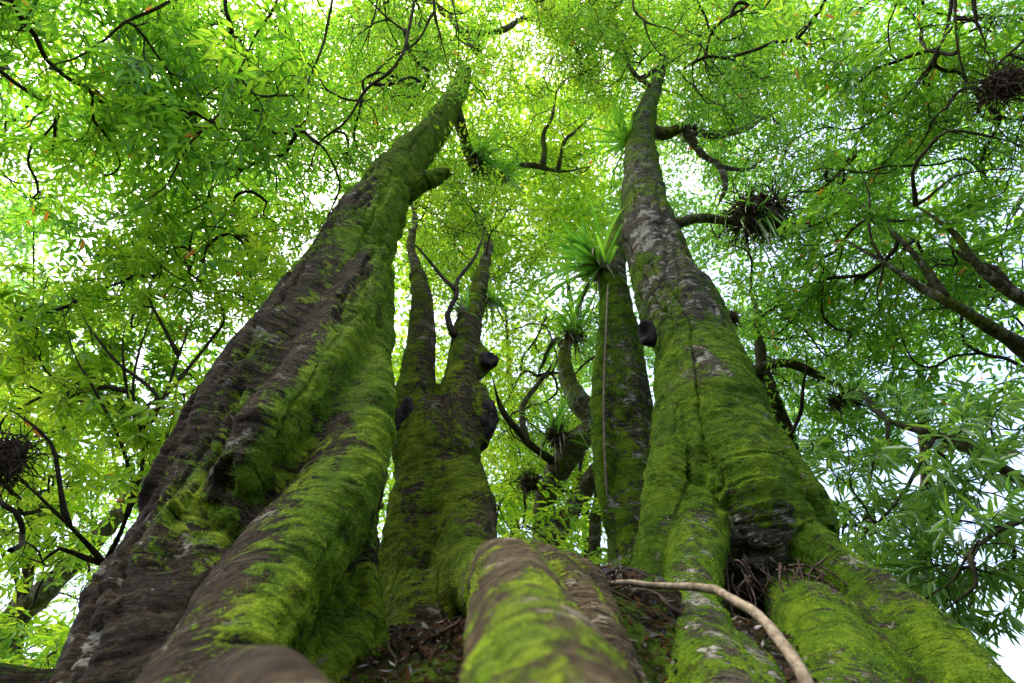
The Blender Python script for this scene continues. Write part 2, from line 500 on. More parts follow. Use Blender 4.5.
def make_trunk(name, paths, mat, parent, voxel, moss_fn, tuft=0, ln=.016, maxd=7, amp=1.0, swirl=0.0, co_idx=None, sm=8, grow=0.0):
    V, Fq = remesh(paths, voxel, 20, grow)
    V = smooth_mesh(V, Fq, sm)
    N = vnormals(V, Fq)
    if grow:
        V = smooth_mesh(V - N * grow, Fq, 3)
        N = vnormals(V, Fq)
    co, rad, tang = bark_coords(V, paths, co_idx or range(len(paths)))
    cs = co.copy(); cs[:, 2] += swirl * cs[:, 0]
    big = fbm(V * np.array([1.6, 1.6, .9]), 3, 21) - .5
    lump = fbm(V * np.array([4.2, 4.2, 2.6]), 3, 22) - .5
    ring = fbm(cs * np.array([1.6, 1.6, 13]), 4, 5) - .5
    ridg = 1 - np.abs(2 * fbm(cs * np.array([2.0, 2.0, 21]), 3, 9) - 1)
    furr = np.abs(2 * fbm((cs + .12 * lump[:, None]) * np.array([4.2, 4.2, .55]), 3, 15) - 1)
    rs = np.clip(rad / .5, .15, 1.2)
    moss = np.clip(moss_fn(V, N, co), 0, 1)
    pillow = (fbm(V * 13, 4, 41) - .5)
    cush = smooth01(fbm(V * 5.5, 3, 43), .48, .66)
    disp = amp * (big * .15 * rs + lump * .075 * rs + ring * .026 * np.sqrt(rs) + (ridg - .7) * .022 * np.sqrt(rs) - (1 - smooth01(furr, 0, .14)) * .042 * rs
                  + moss * (pillow * .030 + cush * .016))
    V = V + N * disp[:, None]
    N = vnormals(V, Fq)
    o = obj(name, new_mesh(name, V, Fq, True, mat, attrs={'bark_co': cs, 'moss': moss}), parent)
    if tuft:
        moss_tufts(name, V, Fq, N, moss, tang, o, tuft, ln, maxd)
    return o

# ------------------------------------------------------------------ leaf templates
def add_leaf(L, p, d, n, ln, wd):
    L.append((p, d, n, ln, wd))

def _n(v): return v / (np.linalg.norm(v) + 1e-12)

def tpl_lance(r, size=1.0, L=.115, W=.026, n_side=6, A=.55):
    leaves, tw = [], []
    def twig(p0, dr, ln, z=0.0):
        k = max(2, int(ln / .055)); p = p0.copy(); pts = [p.copy()]; dr = _n(dr)
        for i in range(k):
            dr = _n(dr + np.array([0, 0, -.06]) + r.normal(0, .06, 3))
            p = p + dr * ln / k; pts.append(p.copy())
            s = 1 if i % 2 else -1
            side = _n(np.cross(np.array([0, 0, 1.0]), dr)) * s
            d = _n(dr * .75 + side * .75 + np.array([0, 0, -.18]) + r.normal(0, .16, 3))
            leaves.append((p.copy(), d, _n(np.array([0, 0, 1.0]) + r.normal(0, .32, 3)), L * r.uniform(.7, 1.2), W * r.uniform(.8, 1.2)))
        leaves.append((p.copy(), _n(dr + np.array([0, 0, -.15])), _n(np.array([0, 0, 1.0]) + r.normal(0, .3, 3)), L * 1.1, W))
        tw.append(np.array(pts))
        return np.array(pts)
    ax = twig(np.zeros(3), np.array([1.0, 0, .12]), A)
    for i in range(n_side):
        q = ax[min(len(ax) - 1, 1 + int(i * (len(ax) - 2) / n_side))]
        s = 1 if i % 2 else -1
        twig(q, np.array([.7, s * r.uniform(.6, 1.0), r.uniform(-.1, .25)]), .30 * r.uniform(.7, 1.15) * (1 - .4 * i / n_side))
    return leaves, tw

def tpl_palm(r, L=.15, W=.042):
    leaves, tw = [], []
    for k in range(6):
        dr = _n(np.array([.5, r.normal(0, .8), r.normal(.25, .45)]))
        st = np.array([r.uniform(0, .35), 0, 0]) + r.normal(0, .03, 3)
        end = st + dr * r.uniform(.14, .28)
        tw.append(np.array([st, (st + end) / 2 + np.array([0, 0, .015]), end]))
        m = r.integers(5, 8); n = _n(np.array([0, 0, 1.0]) + r.normal(0, .35, 3))
        u = _n(np.cross(n, r.normal(0, 1, 3))); v = np.cross(n, u)
        for a in range(m):
            th = 2 * math.pi * a / m + r.normal(0, .1)
            d = _n(u * math.cos(th) + v * math.sin(th) - n * .28)
            leaves.append((end + d * .012, d, _n(n + d * .25), L * r.uniform(.75, 1.15), W * r.uniform(.8, 1.2)))
    tw.append(np.array([[0, 0, 0], [.18, .01, .02], [.36, 0, .02]]))
    return leaves, tw

def tpl_strap(r, L=.23, W=.033):
    leaves, tw = [], []
    for k in range(5):
        dr = _n(np.array([1, r.normal(0, .8), r.normal(0, .35)]))
        st = np.array([r.uniform(0, .2), 0, 0]); end = st + dr * r.uniform(.25, .45)
        mid = (st + end) / 2 + r.normal(0, .03, 3)
        tw.append(np.array([st, mid, end]))
        for a in range(9):
            q = mid + (end - mid) * min(1, a / 6)
            s = r.normal(0, 1, 3); s -= dr * (s @ dr)
            d = _n(dr * .6 + _n(s) * .75 + np.array([0, 0, -.35]))
            leaves.append((q, d, _n(np.array([0, 0, 1.0]) + r.normal(0, .4, 3)), L * r.uniform(.6, 1.15), W * r.uniform(.8, 1.25)))
    return leaves, tw

def tpl_far(r, L=.19, W=.075, n=46, R=.62):
    leaves, tw = [], []
    for k in range(5):
        e = r.normal(0, .33, 3) * np.array([1, 1, .7]) + np.array([.25, 0, 0])
        tw.append(np.array([[0, 0, 0], e * .5 + r.normal(0, .05, 3), e]))
        for q in range(n // 5):
            p = e + r.normal(0, .17, 3) * np.array([1, 1, .6])
            d = _n(r.normal(0, 1, 3) * np.array([1, 1, .35]) + np.array([0, 0, -.2]))
            leaves.append((p, d, _n(np.array([0, 0, 1.0]) + r.normal(0, .45, 3)), L * r.uniform(.6, 1.2), W * r.uniform(.7, 1.2)))
    return leaves, tw

def compile_tpl(fn, count, **k):
    out = []
    for i in range(count):
        r = np.random.default_rng(100 + i)
        lv, tw = fn(r, **k)
        P = np.array([a[0] for a in lv]); D = np.array([a[1] for a in lv]); N = np.array([a[2] for a in lv])
        ln = np.array([a[3] for a in lv]); wd = np.array([a[4] for a in lv])
        S = np.cross(N, D); S /= np.linalg.norm(S, axis=1)[:, None] + 1e-9
        N = np.cross(D, S)
        Ln, Wd = ln[:, None], wd[:, None]
        b = P
        up = N * Wd * .22
        l1 = P + D * Ln * .30 + S * Wd * .5 + up
        r1 = P + D * Ln * .30 - S * Wd * .5 + up
        l2 = P + D * Ln * .66 + S * Wd * .40 + up * .8 - N * Ln * .05
        r2 = P + D * Ln * .66 - S * Wd * .40 + up * .8 - N * Ln * .05
        tip = P + D * Ln - N * Ln * .16
        V = np.stack([b, r1, r2, tip, l2, l1], 1).reshape(-1, 3)
        base = np.arange(len(P))[:, None] * 6
        Q = np.vstack([base + np.array([[0, 1, 2, 3]]), base + np.array([[0, 3, 4, 5]])])
        g = Geo()
        for t_ in tw:
            g.tube(t_, np.linspace(.0045, .002, len(t_)), 3, cap=False)
        out.append((V, Q, np.vstack(g.V), np.vstack(g.Q)))
    return out

TPL = {
    'lance': compile_tpl(tpl_lance, 10),
    'lance_small': compile_tpl(tpl_lance, 10, L=.085, W=.024),
    'lance_big': compile_tpl(tpl_lance, 12, L=.165, W=.043, n_side=5, A=.62),
    'palm': compile_tpl(tpl_palm, 10),
    'strap': compile_tpl(tpl_strap, 8),
    'far': compile_tpl(tpl_far, 8),
    'broad': compile_tpl(tpl_lance, 8, L=.19, W=.05, n_side=4, A=.5),
}

# ------------------------------------------------------------------ sky gaps seen between the crowns
GAPS = [(70, 243, 36, 28), (112, 262, 16, 12), (560, 297, 20, 16), (597, 165, 9, 20), (690, 178, 16, 18), (712, 205, 14, 14),
        (690, 245, 16, 12), (1000, 640, 36, 24), (905, 500, 18, 13), (930, 585, 14, 14), (850, 505, 12, 9), (720, 285, 10, 12), (598, 510, 7, 20), (160, 380, 5, 5),
        (988, 500, 24, 15), (545, 270, 9, 7), (888, 472, 20, 13), (860, 425, 9, 9), (60, 590, 16, 12), (578, 112, 10, 9), (590, 55, 8, 5), (280, 45, 12, 12),
        (185, 185, 9, 8), (230, 150, 14, 10), (880, 60, 12, 10), (800, 160, 10, 8), (850, 215, 9, 9), (948, 210, 12, 10), (540, 230, 8, 8)]
CLEAR = [(757, 212, 44, 34, 8.7), (592, 258, 48, 52, 7.8), (702, 219, 40, 12, 8.5), (705, 155, 42, 42, 11.4), (500, 168, 40, 18, 12.8), (930, 245, 40, 30, 6.6), (48, 598, 52, 40, 10.2), (570, 390, 30, 60, 8.6)]
TRUNKS_2D = []   # (py array, px array, hw array, depth array)

def keep_mask(P, gap_keep=.10, rr=None):
    px, py, d = project(P)
    keep = np.ones(len(P), bool)
    for gx_, gy_, a, b in GAPS:
        q = ((px - gx_) / (a * 1.1)) ** 2 + ((py - gy_) / (b * 1.1)) ** 2
        keep &= ~((q < 1) & (rng.random(len(P)) > gap_keep))
    for gx_, gy_, a, b_, dd in CLEAR:
        keep &= ~((((px - gx_) / a) ** 2 + ((py - gy_) / b_) ** 2 < 1) & (d < dd) & (rng.random(len(P)) < .9))
    for ty, tx, th, td in TRUNKS_2D:
        x = np.interp(py, ty, tx); h = np.interp(py, ty, th); dd = np.interp(py, ty, td)
        keep &= ~((np.abs(px - x) < h + F * .30 / np.maximum(d, .5)) & (d < dd + .5) & (py > ty[0]))
    return keep

def note_trunk(L):
    L = sorted(L, key=lambda a: a[1])
    ty = np.array([a[1] for a in L], float); tx = np.array([a[0] for a in L], float); th = np.array([a[2] for a in L], float)
    td = np.array([depth(at_y(a[0], a[1], a[3])) for a in L])
    TRUNKS_2D.append((ty, tx, th, td))

# ------------------------------------------------------------------ crowns
class Crown:
    def __init__(s, root, leaf_mat, twig_mat=None, rscale=1.0):
        s.root, s.leaf_mat, s.twig_mat, s.rscale = root, leaf_mat, twig_mat or M['twig'], rscale
        s.P, s.par, s.base = [], [], []
        s.cl, s.kind = [], []
    def skeleton(s, pts):
        """attachable points (they belong to a limb or trunk that is meshed elsewhere)"""
        for q in pts:
            s.P.append(np.asarray(q, float)); s.par.append(-1); s.base.append(True)
    def limb(s, pts, r0, r1, mat=None, sides=8, jitter=.0065, name='limb', attach=True):
        P, R = spline(np.asarray(pts), np.linspace(r0, r1, len(pts)), .12)
        j = (fbm(P * 1.5, 3, 61) - .5)[:, None] * np.array([1, .6, -1]) + (fbm(P * 1.5 + 50, 3, 62) - .5)[:, None] * np.array([-.6, 1, 1])
        P = P + j * jitter * 14 * np.minimum(1, np.arange(len(P)) / 4)[:, None]
        if name == 'limb' and len(s.P):
            S_ = np.array(s.P); dS = np.linalg.norm(S_ - P[0], axis=1); k_ = int(np.argmin(dS))
            if dS[k_] < .7:                       # grow out of the limb it forks from
                w_ = (1 - smooth01(np.arange(len(P)) * .12, 0, max(.5, 2.2 * dS[k_])))[:, None]
                P = P + (S_[k_] - P[0]) * w_
        if name == 'trunk': R = R * (1 - .55 * smooth01(np.linspace(0, 1, len(R)), .75, 1.0))
        R = R * (1 + .35 * (fbm(P * 6, 2, 63) - .5))
        if name == 'limb': R = R * (1 - .75 * smooth01(np.linspace(0, 1, len(R)), .6, 1.0)) * (1 + .3 * (1 - smooth01(np.arange(len(R)) * .12, 0, .3)))
        mt = mat or M['limb']
        if mt.name.startswith('bark'):
            V, Qq, Tt = tube(P, R, 18)
            co, _, _ = bark_coords(V, [(P, R)], [0])
            ax = np.repeat(P, 18, axis=0); ax = np.vstack([ax, P[:1], P[-1:]])
            f_ = 1 + .55 * (fbm(V * 3.5, 3, 64) - .5) + .35 * (fbm(V * 11, 3, 65) - .5) + .2 * (fbm(co * np.array([3, 3, 16]), 3, 66) - .5)
            V = ax + (V - ax) * f_[:, None]
            ms = np.clip(.40 + (fbm(V * 2.2, 3, 67) - .5) * 1.2, 0, 1)
            o = obj(name, new_mesh(name, V, [Qq, Tt], True, mt, attrs={'bark_co': co, 'moss': ms}), s.root)
        else:
            g = Geo(); g.tube(P, R, sides, wobble=.12)
            o = obj(name, g.mesh(name, mt), s.root)
        if attach:
            s.skeleton(P[1 if len(P) < 8 else len(P) // 6:: 2])
        return P
    def mass(s, cx, cy, rx, ry, d0, d1, n, kind, gap_keep=.08):
        m = int(n * 1.30)
        a = rng.random(m) * 2 * math.pi; rr = np.sqrt(rng.random(m)) 
        px = cx + rx * rr * np.cos(a); py = cy + ry * rr * np.sin(a); d = d0 + (d1 - d0) * rng.random(m)
        P = np.array([at_d(x, y, z) for x, y, z in zip(px, py, d)])
        # clumpiness
        c = fbm(P * np.array([.85, .85, 1.5]), 2, 77)
        k = keep_mask(P, gap_keep) & (c > .47) & (P[:, 2] > ground_z(P[:, 0], P[:, 1]) + .5)
        P = P[k]
        s.cl += list(P); s.kind += [kind] * len(P)
    def cloud(s, c, r, n, kind):
        v = rng.normal(0, 1, (n, 3)); v /= np.linalg.norm(v, axis=1)[:, None]
        P = np.asarray(c) + v * (rng.random(n) ** .45)[:, None] * np.asarray(r)
        k = keep_mask(P, .08)
        P = P[k]
        s.cl += list(P); s.kind += [kind] * len(P)
    def build(s, scale=1.0):
        nb = len(s.P)
        C = np.array(s.cl)
        cap = nb + len(C) * 14 + 50
        P = np.zeros((cap, 3)); P[:nb] = np.array(s.P); par = -np.ones(cap, int); cnt = nb
        d0 = np.array([np.min(np.linalg.norm(P[:nb] - c, axis=1)) for c in C])
        order = np.argsort(d0)
        Dn = np.zeros((cap, 3))
        tips = np.zeros(len(C), int); dirs = np.zeros((len(C), 3))
        for ci in order:
            c = C[ci]
            dd = np.linalg.norm(P[:cnt] - c, axis=1)
            cs_ = ((c - P[:cnt]) * Dn[:cnt]).sum(1) / (dd + 1e-9)
            j = int(np.argmin(dd * (1.5 - .7 * cs_))); L = dd[j]
            m = min(12, max(2, int(L / .16)))
            v = c - P[j]
            bend = Dn[j] * .45 * L + rng.normal(0, .10, 3) * L; bend[2] += .08 * L
            t = np.linspace(0, 1, m + 1)[1:, None]
            seg = P[j] + v * t + bend * (t * (1 - t)) * 1.3 + rng.normal(0, .018 * min(1, L), (m, 3)) * (t < 1)
            P[cnt:cnt + m] = seg
            par[cnt] = j; par[cnt + 1:cnt + m] = np.arange(cnt, cnt + m - 1)
            dv_ = np.diff(np.vstack([P[j:j + 1], seg]), axis=0)
            Dn[cnt:cnt + m] = dv_ / (np.linalg.norm(dv_, axis=1)[:, None] + 1e-9)
            cnt += m; tips[ci] = cnt - 1
            dirs[ci] = seg[-1] - seg[-2]
        P = P[:cnt]; par = par[:cnt]
        load = np.zeros(cnt)
        load[tips] += 1
        for i in range(cnt - 1, nb - 1, -1):
            if par[i] >= 0: load[par[i]] += load[i]
        rad = np.minimum(.0048 * np.maximum(load, 1) ** .44, .022) * s.rscale
        main = -np.ones(cnt, int)
        for i in range(nb, cnt):
            p_ = par[i]
            if p_ >= nb and (main[p_] < 0 or load[i] > load[main[p_]]): main[p_] = i
        g = Geo()
        for i in range(nb, cnt):
            p_ = par[i]
            if p_ >= nb and main[p_] == i: continue
            ch = [p_, i]
            while main[ch[-1]] >= 0: ch.append(main[ch[-1]])
            R = rad[ch]; R[0] = R[1]
            g.tube(*spline(P[ch], R, .09), 5, cap=False)
        # leaves
        lv, lq, n1 = [], [], 0
        for kind in sorted(set(s.kind)):
            T = TPL[kind]
            idx = np.array([i for i in range(len(C)) if s.kind[i] == kind])
            pick = rng.integers(0, len(T), len(idx))
            for t_ in range(len(T)):
                ii = idx[pick == t_]
                if not len(ii): continue
                V, Q, TV, TQ = T[t_]
                f = dirs[ii] / (np.linalg.norm(dirs[ii], axis=1)[:, None] + 1e-9)
                a = rng.random(len(ii)) * 2 * math.pi
                f = f + .7 * np.stack([np.cos(a), np.sin(a), np.zeros(len(ii))], 1); f[:, 2] *= .55
                f /= np.linalg.norm(f, axis=1)[:, None] + 1e-9
                u = np.array([0, 0, 1.0]) + rng.normal(0, .28, (len(ii), 3))
                sd = np.cross(u, f); sd /= np.linalg.norm(sd, axis=1)[:, None] + 1e-9
                u = np.cross(f, sd)
                Mx = np.stack([f, sd, u], 2) * (scale * rng.uniform(.8, 1.25, len(ii)))[:, None, None]
                W = np.einsum('nij,vj->nvi', Mx, V) + C[ii][:, None, :]
                lv.append(W.reshape(-1, 3)); nv = len(V)
                lq.append((Q[None] + (np.arange(len(ii)) * nv)[:, None, None] + n1).reshape(-1, 4)); n1 += nv * len(ii)
                W = np.einsum('nij,vj->nvi', Mx, TV) + C[ii][:, None, :]
                g.add(W.reshape(-1, 3), (TQ[None] + (np.arange(len(ii)) * len(TV))[:, None, None]).reshape(-1, 4))
        cr = obj('crown', new_mesh('crown', np.vstack(lv), np.vstack(lq), False, s.leaf_mat), s.root)
        obj('twigs', g.mesh('twigs', s.twig_mat), cr, kind='stuff')
        global LEAVES
        LEAVES += sum(len(q) for q in lq) // 2
        return cr
LEAVES = 0

def px_line(L):
    """[(px,py,d)] -> world points"""
    return [at_d(*a) for a in L]

def onground(x, y):
    return np.array([x, y, float(ground_z(x, y))])

# ------------------------------------------------------------------ the four near trunks
LEFT = [(205, 800, 150, 2.35), (218, 683, 142, 2.6), (232, 620, 137, 2.75), (255, 557, 117, 2.85), (270, 500, 102, 2.9), (281, 447, 90, 2.97),
        (296, 388, 75, 3.05), (318, 329, 57, 3.2), (346, 267, 39, 3.5), (364, 230, 36, 3.75), (384, 195, 26, 4.05), (408, 160, 21, 4.35),
        (434, 130, 14, 4.6), (457, 92, 9.5, 5.0), (465, 72, 7, 5.4)]
MID = [(430, 770, 74, 4.1), (428, 690, 60, 4.3), (432, 620, 52, 4.4), (436, 560, 47, 4.45), (438, 500, 44, 4.5), (437, 455, 41, 4.5), (434, 415, 33, 4.52)]
RIGHT = [(790, 760, 36, 4.9), (770, 640, 36, 4.8), (756, 594, 40, 4.6), (747, 557, 72, 4.1), (738, 530, 84, 3.95), (722, 480, 70, 4.0), (711, 430, 57, 4.05), (704, 388, 47, 4.1),
         (697, 348, 41, 4.2), (678, 309, 40, 4.3), (660, 268, 31, 4.4), (650, 230, 26.5, 4.5), (644, 200, 21.5, 4.65), (642, 165, 17, 4.85),
         (642, 133, 12.5, 5.0), (649, 103, 9, 5.2), (657, 82, 6, 5.4), (665, 55, 4, 5.7)]
SECOND = [(645, 680, 40, 5.2), (640, 600, 34, 5.2), (636, 550, 28, 5.2), (632, 500, 27, 5.25), (629, 450, 27, 5.3), (625, 400, 28, 5.3), (620, 350, 23, 5.4),
          (616, 310, 17, 5.5), (613, 282, 14, 5.6), (614, 262, 12, 5.7), (622, 232, 10, 5.9), (632, 200, 8, 6.1), (638, 170, 6, 6.4)]
for L_ in (LEFT, MID, RIGHT, SECOND):
    note_trunk(L_)
LSTEM = [(428, 480, 26, 4.5), (419, 430, 21, 4.5), (417, 385, 19, 4.52), (421, 340, 15, 4.6), (422, 300, 11, 4.75), (420, 286, 9, 4.92), (418, 274, 7.5, 5.15)]
RSTEM = [(446, 460, 34, 4.45), (455, 410, 22, 4.45), (462, 370, 17.5, 4.45), (467, 330, 14, 4.5), (477, 299, 10.5, 4.7), (480, 286, 9, 4.92), (482, 274, 7.5, 5.15)]
note_trunk(LSTEM); note_trunk(RSTEM)

# --- left tree
left = thing('mossy_tree', 'broad fluted trunk with dark bare bark down its face, moss on its flank, leaning inward', 'tree', at_y(222, 690, 2.9), 'moss covered trunks')
def moss_left(V, N, co):
    m = .22 + .42 * smooth01(N[:, 0], -.1, .75) + .22 * smooth01(N[:, 2], -.15, .35)
    m += (fbm(V * np.array([1.5, 1.5, 1.2]), 4, 91) - .5) * 1.5
    m += .28 * smooth01(V[:, 2], 3.0, 6.0) - .20 * smooth01(-N[:, 0], .15, .7) * (1 - smooth01(V[:, 2], 3, 5))
    return m
ridge1 = [(374, 262, 16, 3.25), (352, 310, 27, 2.84), (322, 360, 34, 2.54), (284, 415, 34, 2.32), (250, 470, 30, 2.24), (228, 520, 22, 2.34), (212, 570, 13, 2.58), (200, 615, 8, 2.8)]
ridge2 = [(382, 275, 11, 3.4), (372, 340, 20, 3.0), (360, 410, 31, 2.66), (338, 490, 44, 2.42), (298, 550, 52, 2.2), (258, 610, 56, 2.02), (215, 680, 66, 1.78), (165, 770, 82, 1.55), (90, 900, 110, 1.3), (20, 1050, 140, 1.1)]
ridge3 = [(285, 330, 14, 2.98), (240, 400, 26, 2.75), (200, 480, 38, 2.65), (165, 560, 48, 2.6), (140, 640, 58, 2.5), (120, 740, 70, 2.4)]
stub = [(400, 196, 14, 4.15), (424, 183, 11, 4.12), (440, 176, 8, 4.12), (449, 172, 6, 4.12)]
ridge4 = [(372, 500, 10, 2.9), (356, 570, 24, 2.75), (345, 640, 34, 2.65), (340, 720, 45, 2.6)]
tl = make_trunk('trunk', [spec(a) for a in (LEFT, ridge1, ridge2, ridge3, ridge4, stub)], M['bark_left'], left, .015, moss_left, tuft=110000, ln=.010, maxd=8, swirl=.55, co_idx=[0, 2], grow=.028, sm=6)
g = Geo(); rootp, rootr = spec([(235, 705, 50, 1.75), (256, 705, 50, 1.1), (279, 720, 54, .72), (320, 820, 80, .5), (360, 960, 110, .36)])
make_trunk('root', [(rootp, rootr)], M['bark_root'], left, .008, lambda V, N, co: .22 + (fbm(V * 6, 3, 4) - .5) * .9, amp=.6, sm=4)

# --- forked middle tree
mid = thing('mossy_tree', 'forked mossy trunk splitting into two stems, hollow burls on its side, in the middle', 'tree', at_y(430, 690, 4.4), 'moss covered trunks')
def moss_mid(V, N, co):
    return .50 + .28 * smooth01(-N[:, 0], -.5, .6) + .12 * N[:, 2] + (fbm(V * 2.2, 4, 92) - .5) * 1.15 - .15 * smooth01(V[:, 2], 4.0, 5.5)
mlobes = [[(416, 490, 24, 4.3), (406, 560, 27, 4.25), (402, 620, 26, 4.0), (396, 700, 28, 3.8)],
          [(464, 470, 20, 4.3), (470, 520, 26, 4.1), (464, 575, 32, 3.7), (440, 640, 36, 3.4), (425, 720, 42, 3.3)],
          [(402, 470, 10, 4.4), (401, 430, 12, 4.4), (404, 395, 12, 4.42), (412, 368, 8, 4.5)]]
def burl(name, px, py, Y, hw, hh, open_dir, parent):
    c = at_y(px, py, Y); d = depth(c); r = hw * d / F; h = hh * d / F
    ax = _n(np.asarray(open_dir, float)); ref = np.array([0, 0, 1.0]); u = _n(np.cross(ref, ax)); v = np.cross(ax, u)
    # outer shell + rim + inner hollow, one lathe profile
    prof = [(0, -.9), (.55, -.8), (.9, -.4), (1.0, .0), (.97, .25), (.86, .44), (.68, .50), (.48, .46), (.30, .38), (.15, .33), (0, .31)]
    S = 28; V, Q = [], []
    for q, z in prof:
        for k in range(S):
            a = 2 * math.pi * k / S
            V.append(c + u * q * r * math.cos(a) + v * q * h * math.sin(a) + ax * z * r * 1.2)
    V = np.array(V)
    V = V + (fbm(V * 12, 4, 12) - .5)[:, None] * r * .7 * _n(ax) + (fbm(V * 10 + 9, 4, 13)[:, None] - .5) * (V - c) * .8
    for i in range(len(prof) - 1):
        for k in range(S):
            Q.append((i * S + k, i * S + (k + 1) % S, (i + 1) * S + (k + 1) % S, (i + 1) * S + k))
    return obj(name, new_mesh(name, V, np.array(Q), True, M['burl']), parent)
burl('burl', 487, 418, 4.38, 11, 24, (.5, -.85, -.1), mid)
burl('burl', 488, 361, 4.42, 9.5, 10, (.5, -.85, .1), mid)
burl('burl', 406, 420, 4.30, 11, 24, (-.2, -.95, -.15), mid)  # dark lump where the stem has a cavity, shade put into its colour
# trunk, forks and surface roots grown together
mroots = [[(462, 560, 30, 4.1), (478, 580, 32, 3.3), (494, 588, 33, 2.5), (503, 578, 35, 1.95), (512, 586, 40, 1.65), (522, 622, 56, 1.3), (538, 683, 80, .98), (562, 790, 118, .68), (585, 980, 150, .40)],
          [(500, 570, 28, 2.9), (535, 575, 32, 2.4), (562, 596, 34, 2.15), (584, 630, 36, 1.95), (602, 690, 42, 1.75), (615, 770, 50, 1.5)],
          [(520, 575, 22, 2.6), (575, 575, 20, 2.4), (600, 610, 18, 2.3), (618, 660, 20, 2.1), (640, 720, 24, 1.9)],
          [(425, 600, 34, 3.7), (405, 660, 30, 3.2), (380, 720, 30, 2.7), (360, 790, 30, 2.4)]]
rootline = np.array([at_y(a, c_, y) for a, c_, _, y in mroots[0]])
lumps = [[(474, 388, 11, 4.47), (481, 416, 17, 4.45), (476, 446, 12, 4.45)], [(474, 346, 8, 4.5), (481, 361, 12, 4.47), (474, 378, 8, 4.47)]]
def moss_mid2(V, N, co):
    m = moss_mid(V, N, co)
    near = smooth01(-V[:, 1], -3.0, -2.2)
    r_ = .35 + .12 * smooth01(np.abs(N[:, 0]), .3, .9) + (fbm(V * np.array([7, 4, 4]), 4, 94) - .5) * 1.5
    return m * (1 - near) + r_ * near
tm = make_trunk('trunk', [spec(a) for a in [MID, LSTEM, RSTEM] + mlobes + lumps + mroots], M['bark_mid'], mid, .0125, moss_mid2, tuft=60000, ln=.010, maxd=9, amp=.8,
                co_idx=[0, 1, 2, 8, 9, 10, 11], grow=.026, sm=6)

# --- right tree
right = thing('mossy_tree', 'tall pale grey trunk, bright moss over its flared base and root arch', 'tree', at_y(760, 640, 4.2), 'moss covered trunks')
def moss_right(V, N, co):
    h = V[:, 2]
    m = .68 - .46 * smooth01(h, 3.6, 6.0) + .22 * smooth01(h, 7, 9)
    m += .18 * smooth01(np.abs(N[:, 0]), .3, .8) + (fbm(V * 1.9, 4, 96) - .5) * 1.05
    m -= .45 * smooth01(-N[:, 2], .1, .6)
    return m
rl = [[(680, 420, 22, 3.85), (670, 480, 26, 3.7), (666, 530, 26, 3.65), (660, 585, 28, 3.6), (655, 660, 34, 3.5)],
      [(728, 420, 30, 3.98), (750, 478, 38, 3.88), (776, 522, 38, 3.74), (810, 555, 30, 3.55), (850, 582, 27, 3.4), (890, 616, 35, 3.25), (935, 662, 42, 3.0), (1000, 737, 50, 2.75)]]
rroots = [[(704, 500, 34, 3.75), (700, 545, 30, 3.45), (694, 578, 27, 3.1), (692, 612, 28, 2.8), (704, 650, 36, 2.45), (724, 700, 46, 2.05), (745, 770, 58, 1.8)],
          [(778, 606, 20, 4.1), (800, 612, 30, 3.5), (820, 634, 42, 3.1), (838, 668, 50, 2.8), (850, 712, 58, 2.5), (858, 775, 66, 2.2)],
          [(690, 590, 16, 3.0), (662, 612, 16, 2.75), (645, 650, 20, 2.5), (640, 710, 26, 2.2)],
          [(872, 600, 18, 3.3), (868, 640, 20, 3.1), (890, 690, 26, 2.8), (905, 760, 30, 2.5)],
          [(716, 640, 16, 2.5), (745, 655, 17, 2.35), (770, 690, 20, 2.1), (790, 750, 24, 1.9)]]
cline = spline(np.array([at_y(a, c_, y) for a, c_, _, y in rroots[0][1:]]), np.ones(6), .05)[0]
def moss_right2(V, N, co):
    m = moss_right(V, N, co)
    d_ = np.full(len(V), 9.0)
    for q in cline: d_ = np.minimum(d_, np.linalg.norm(V - q, axis=1))
    return m - .22 * (1 - smooth01(d_, .20, .34)) + .2 * (1 - smooth01(d_, .2, .34)) * smooth01(np.abs(N[:, 0]), .5, .95)
tr = make_trunk('trunk', [spec(a) for a in [RIGHT] + rl + rroots], M['bark_right'], right, .0145, moss_right2, tuft=95000, ln=.010, maxd=9, amp=.95, co_idx=[0, 1, 2, 3, 4], grow=.03, sm=6)
# thin rootlets hanging in the hollow under the root arch
g = Geo()
for i in range(46):
    a = at_d(rng.uniform(725, 852), rng.uniform(556, 578), 3.35 + rng.uniform(-.15, .15)); e = a + np.array([rng.normal(0, .10), rng.normal(-.03, .06), -rng.uniform(.08, .36)])
    m_ = (a + e) / 2 + rng.normal(0, .035, 3)
    q_, r_ = spline(np.array([a, m_, e]), np.array([.007, .005, .003]) * rng.uniform(.6, 1.4), .03)
    g.tube(q_, r_, 4, cap=False)
obj('rootlets', g.mesh('rootlets', M['fibre']), right, kind='stuff')
# knot hole on the trunk flank: dished lump, its shade put into the colour
burl('knot_hole', 647, 334, 4.05, 9, 15, (-.75, -.6, -.2), right)

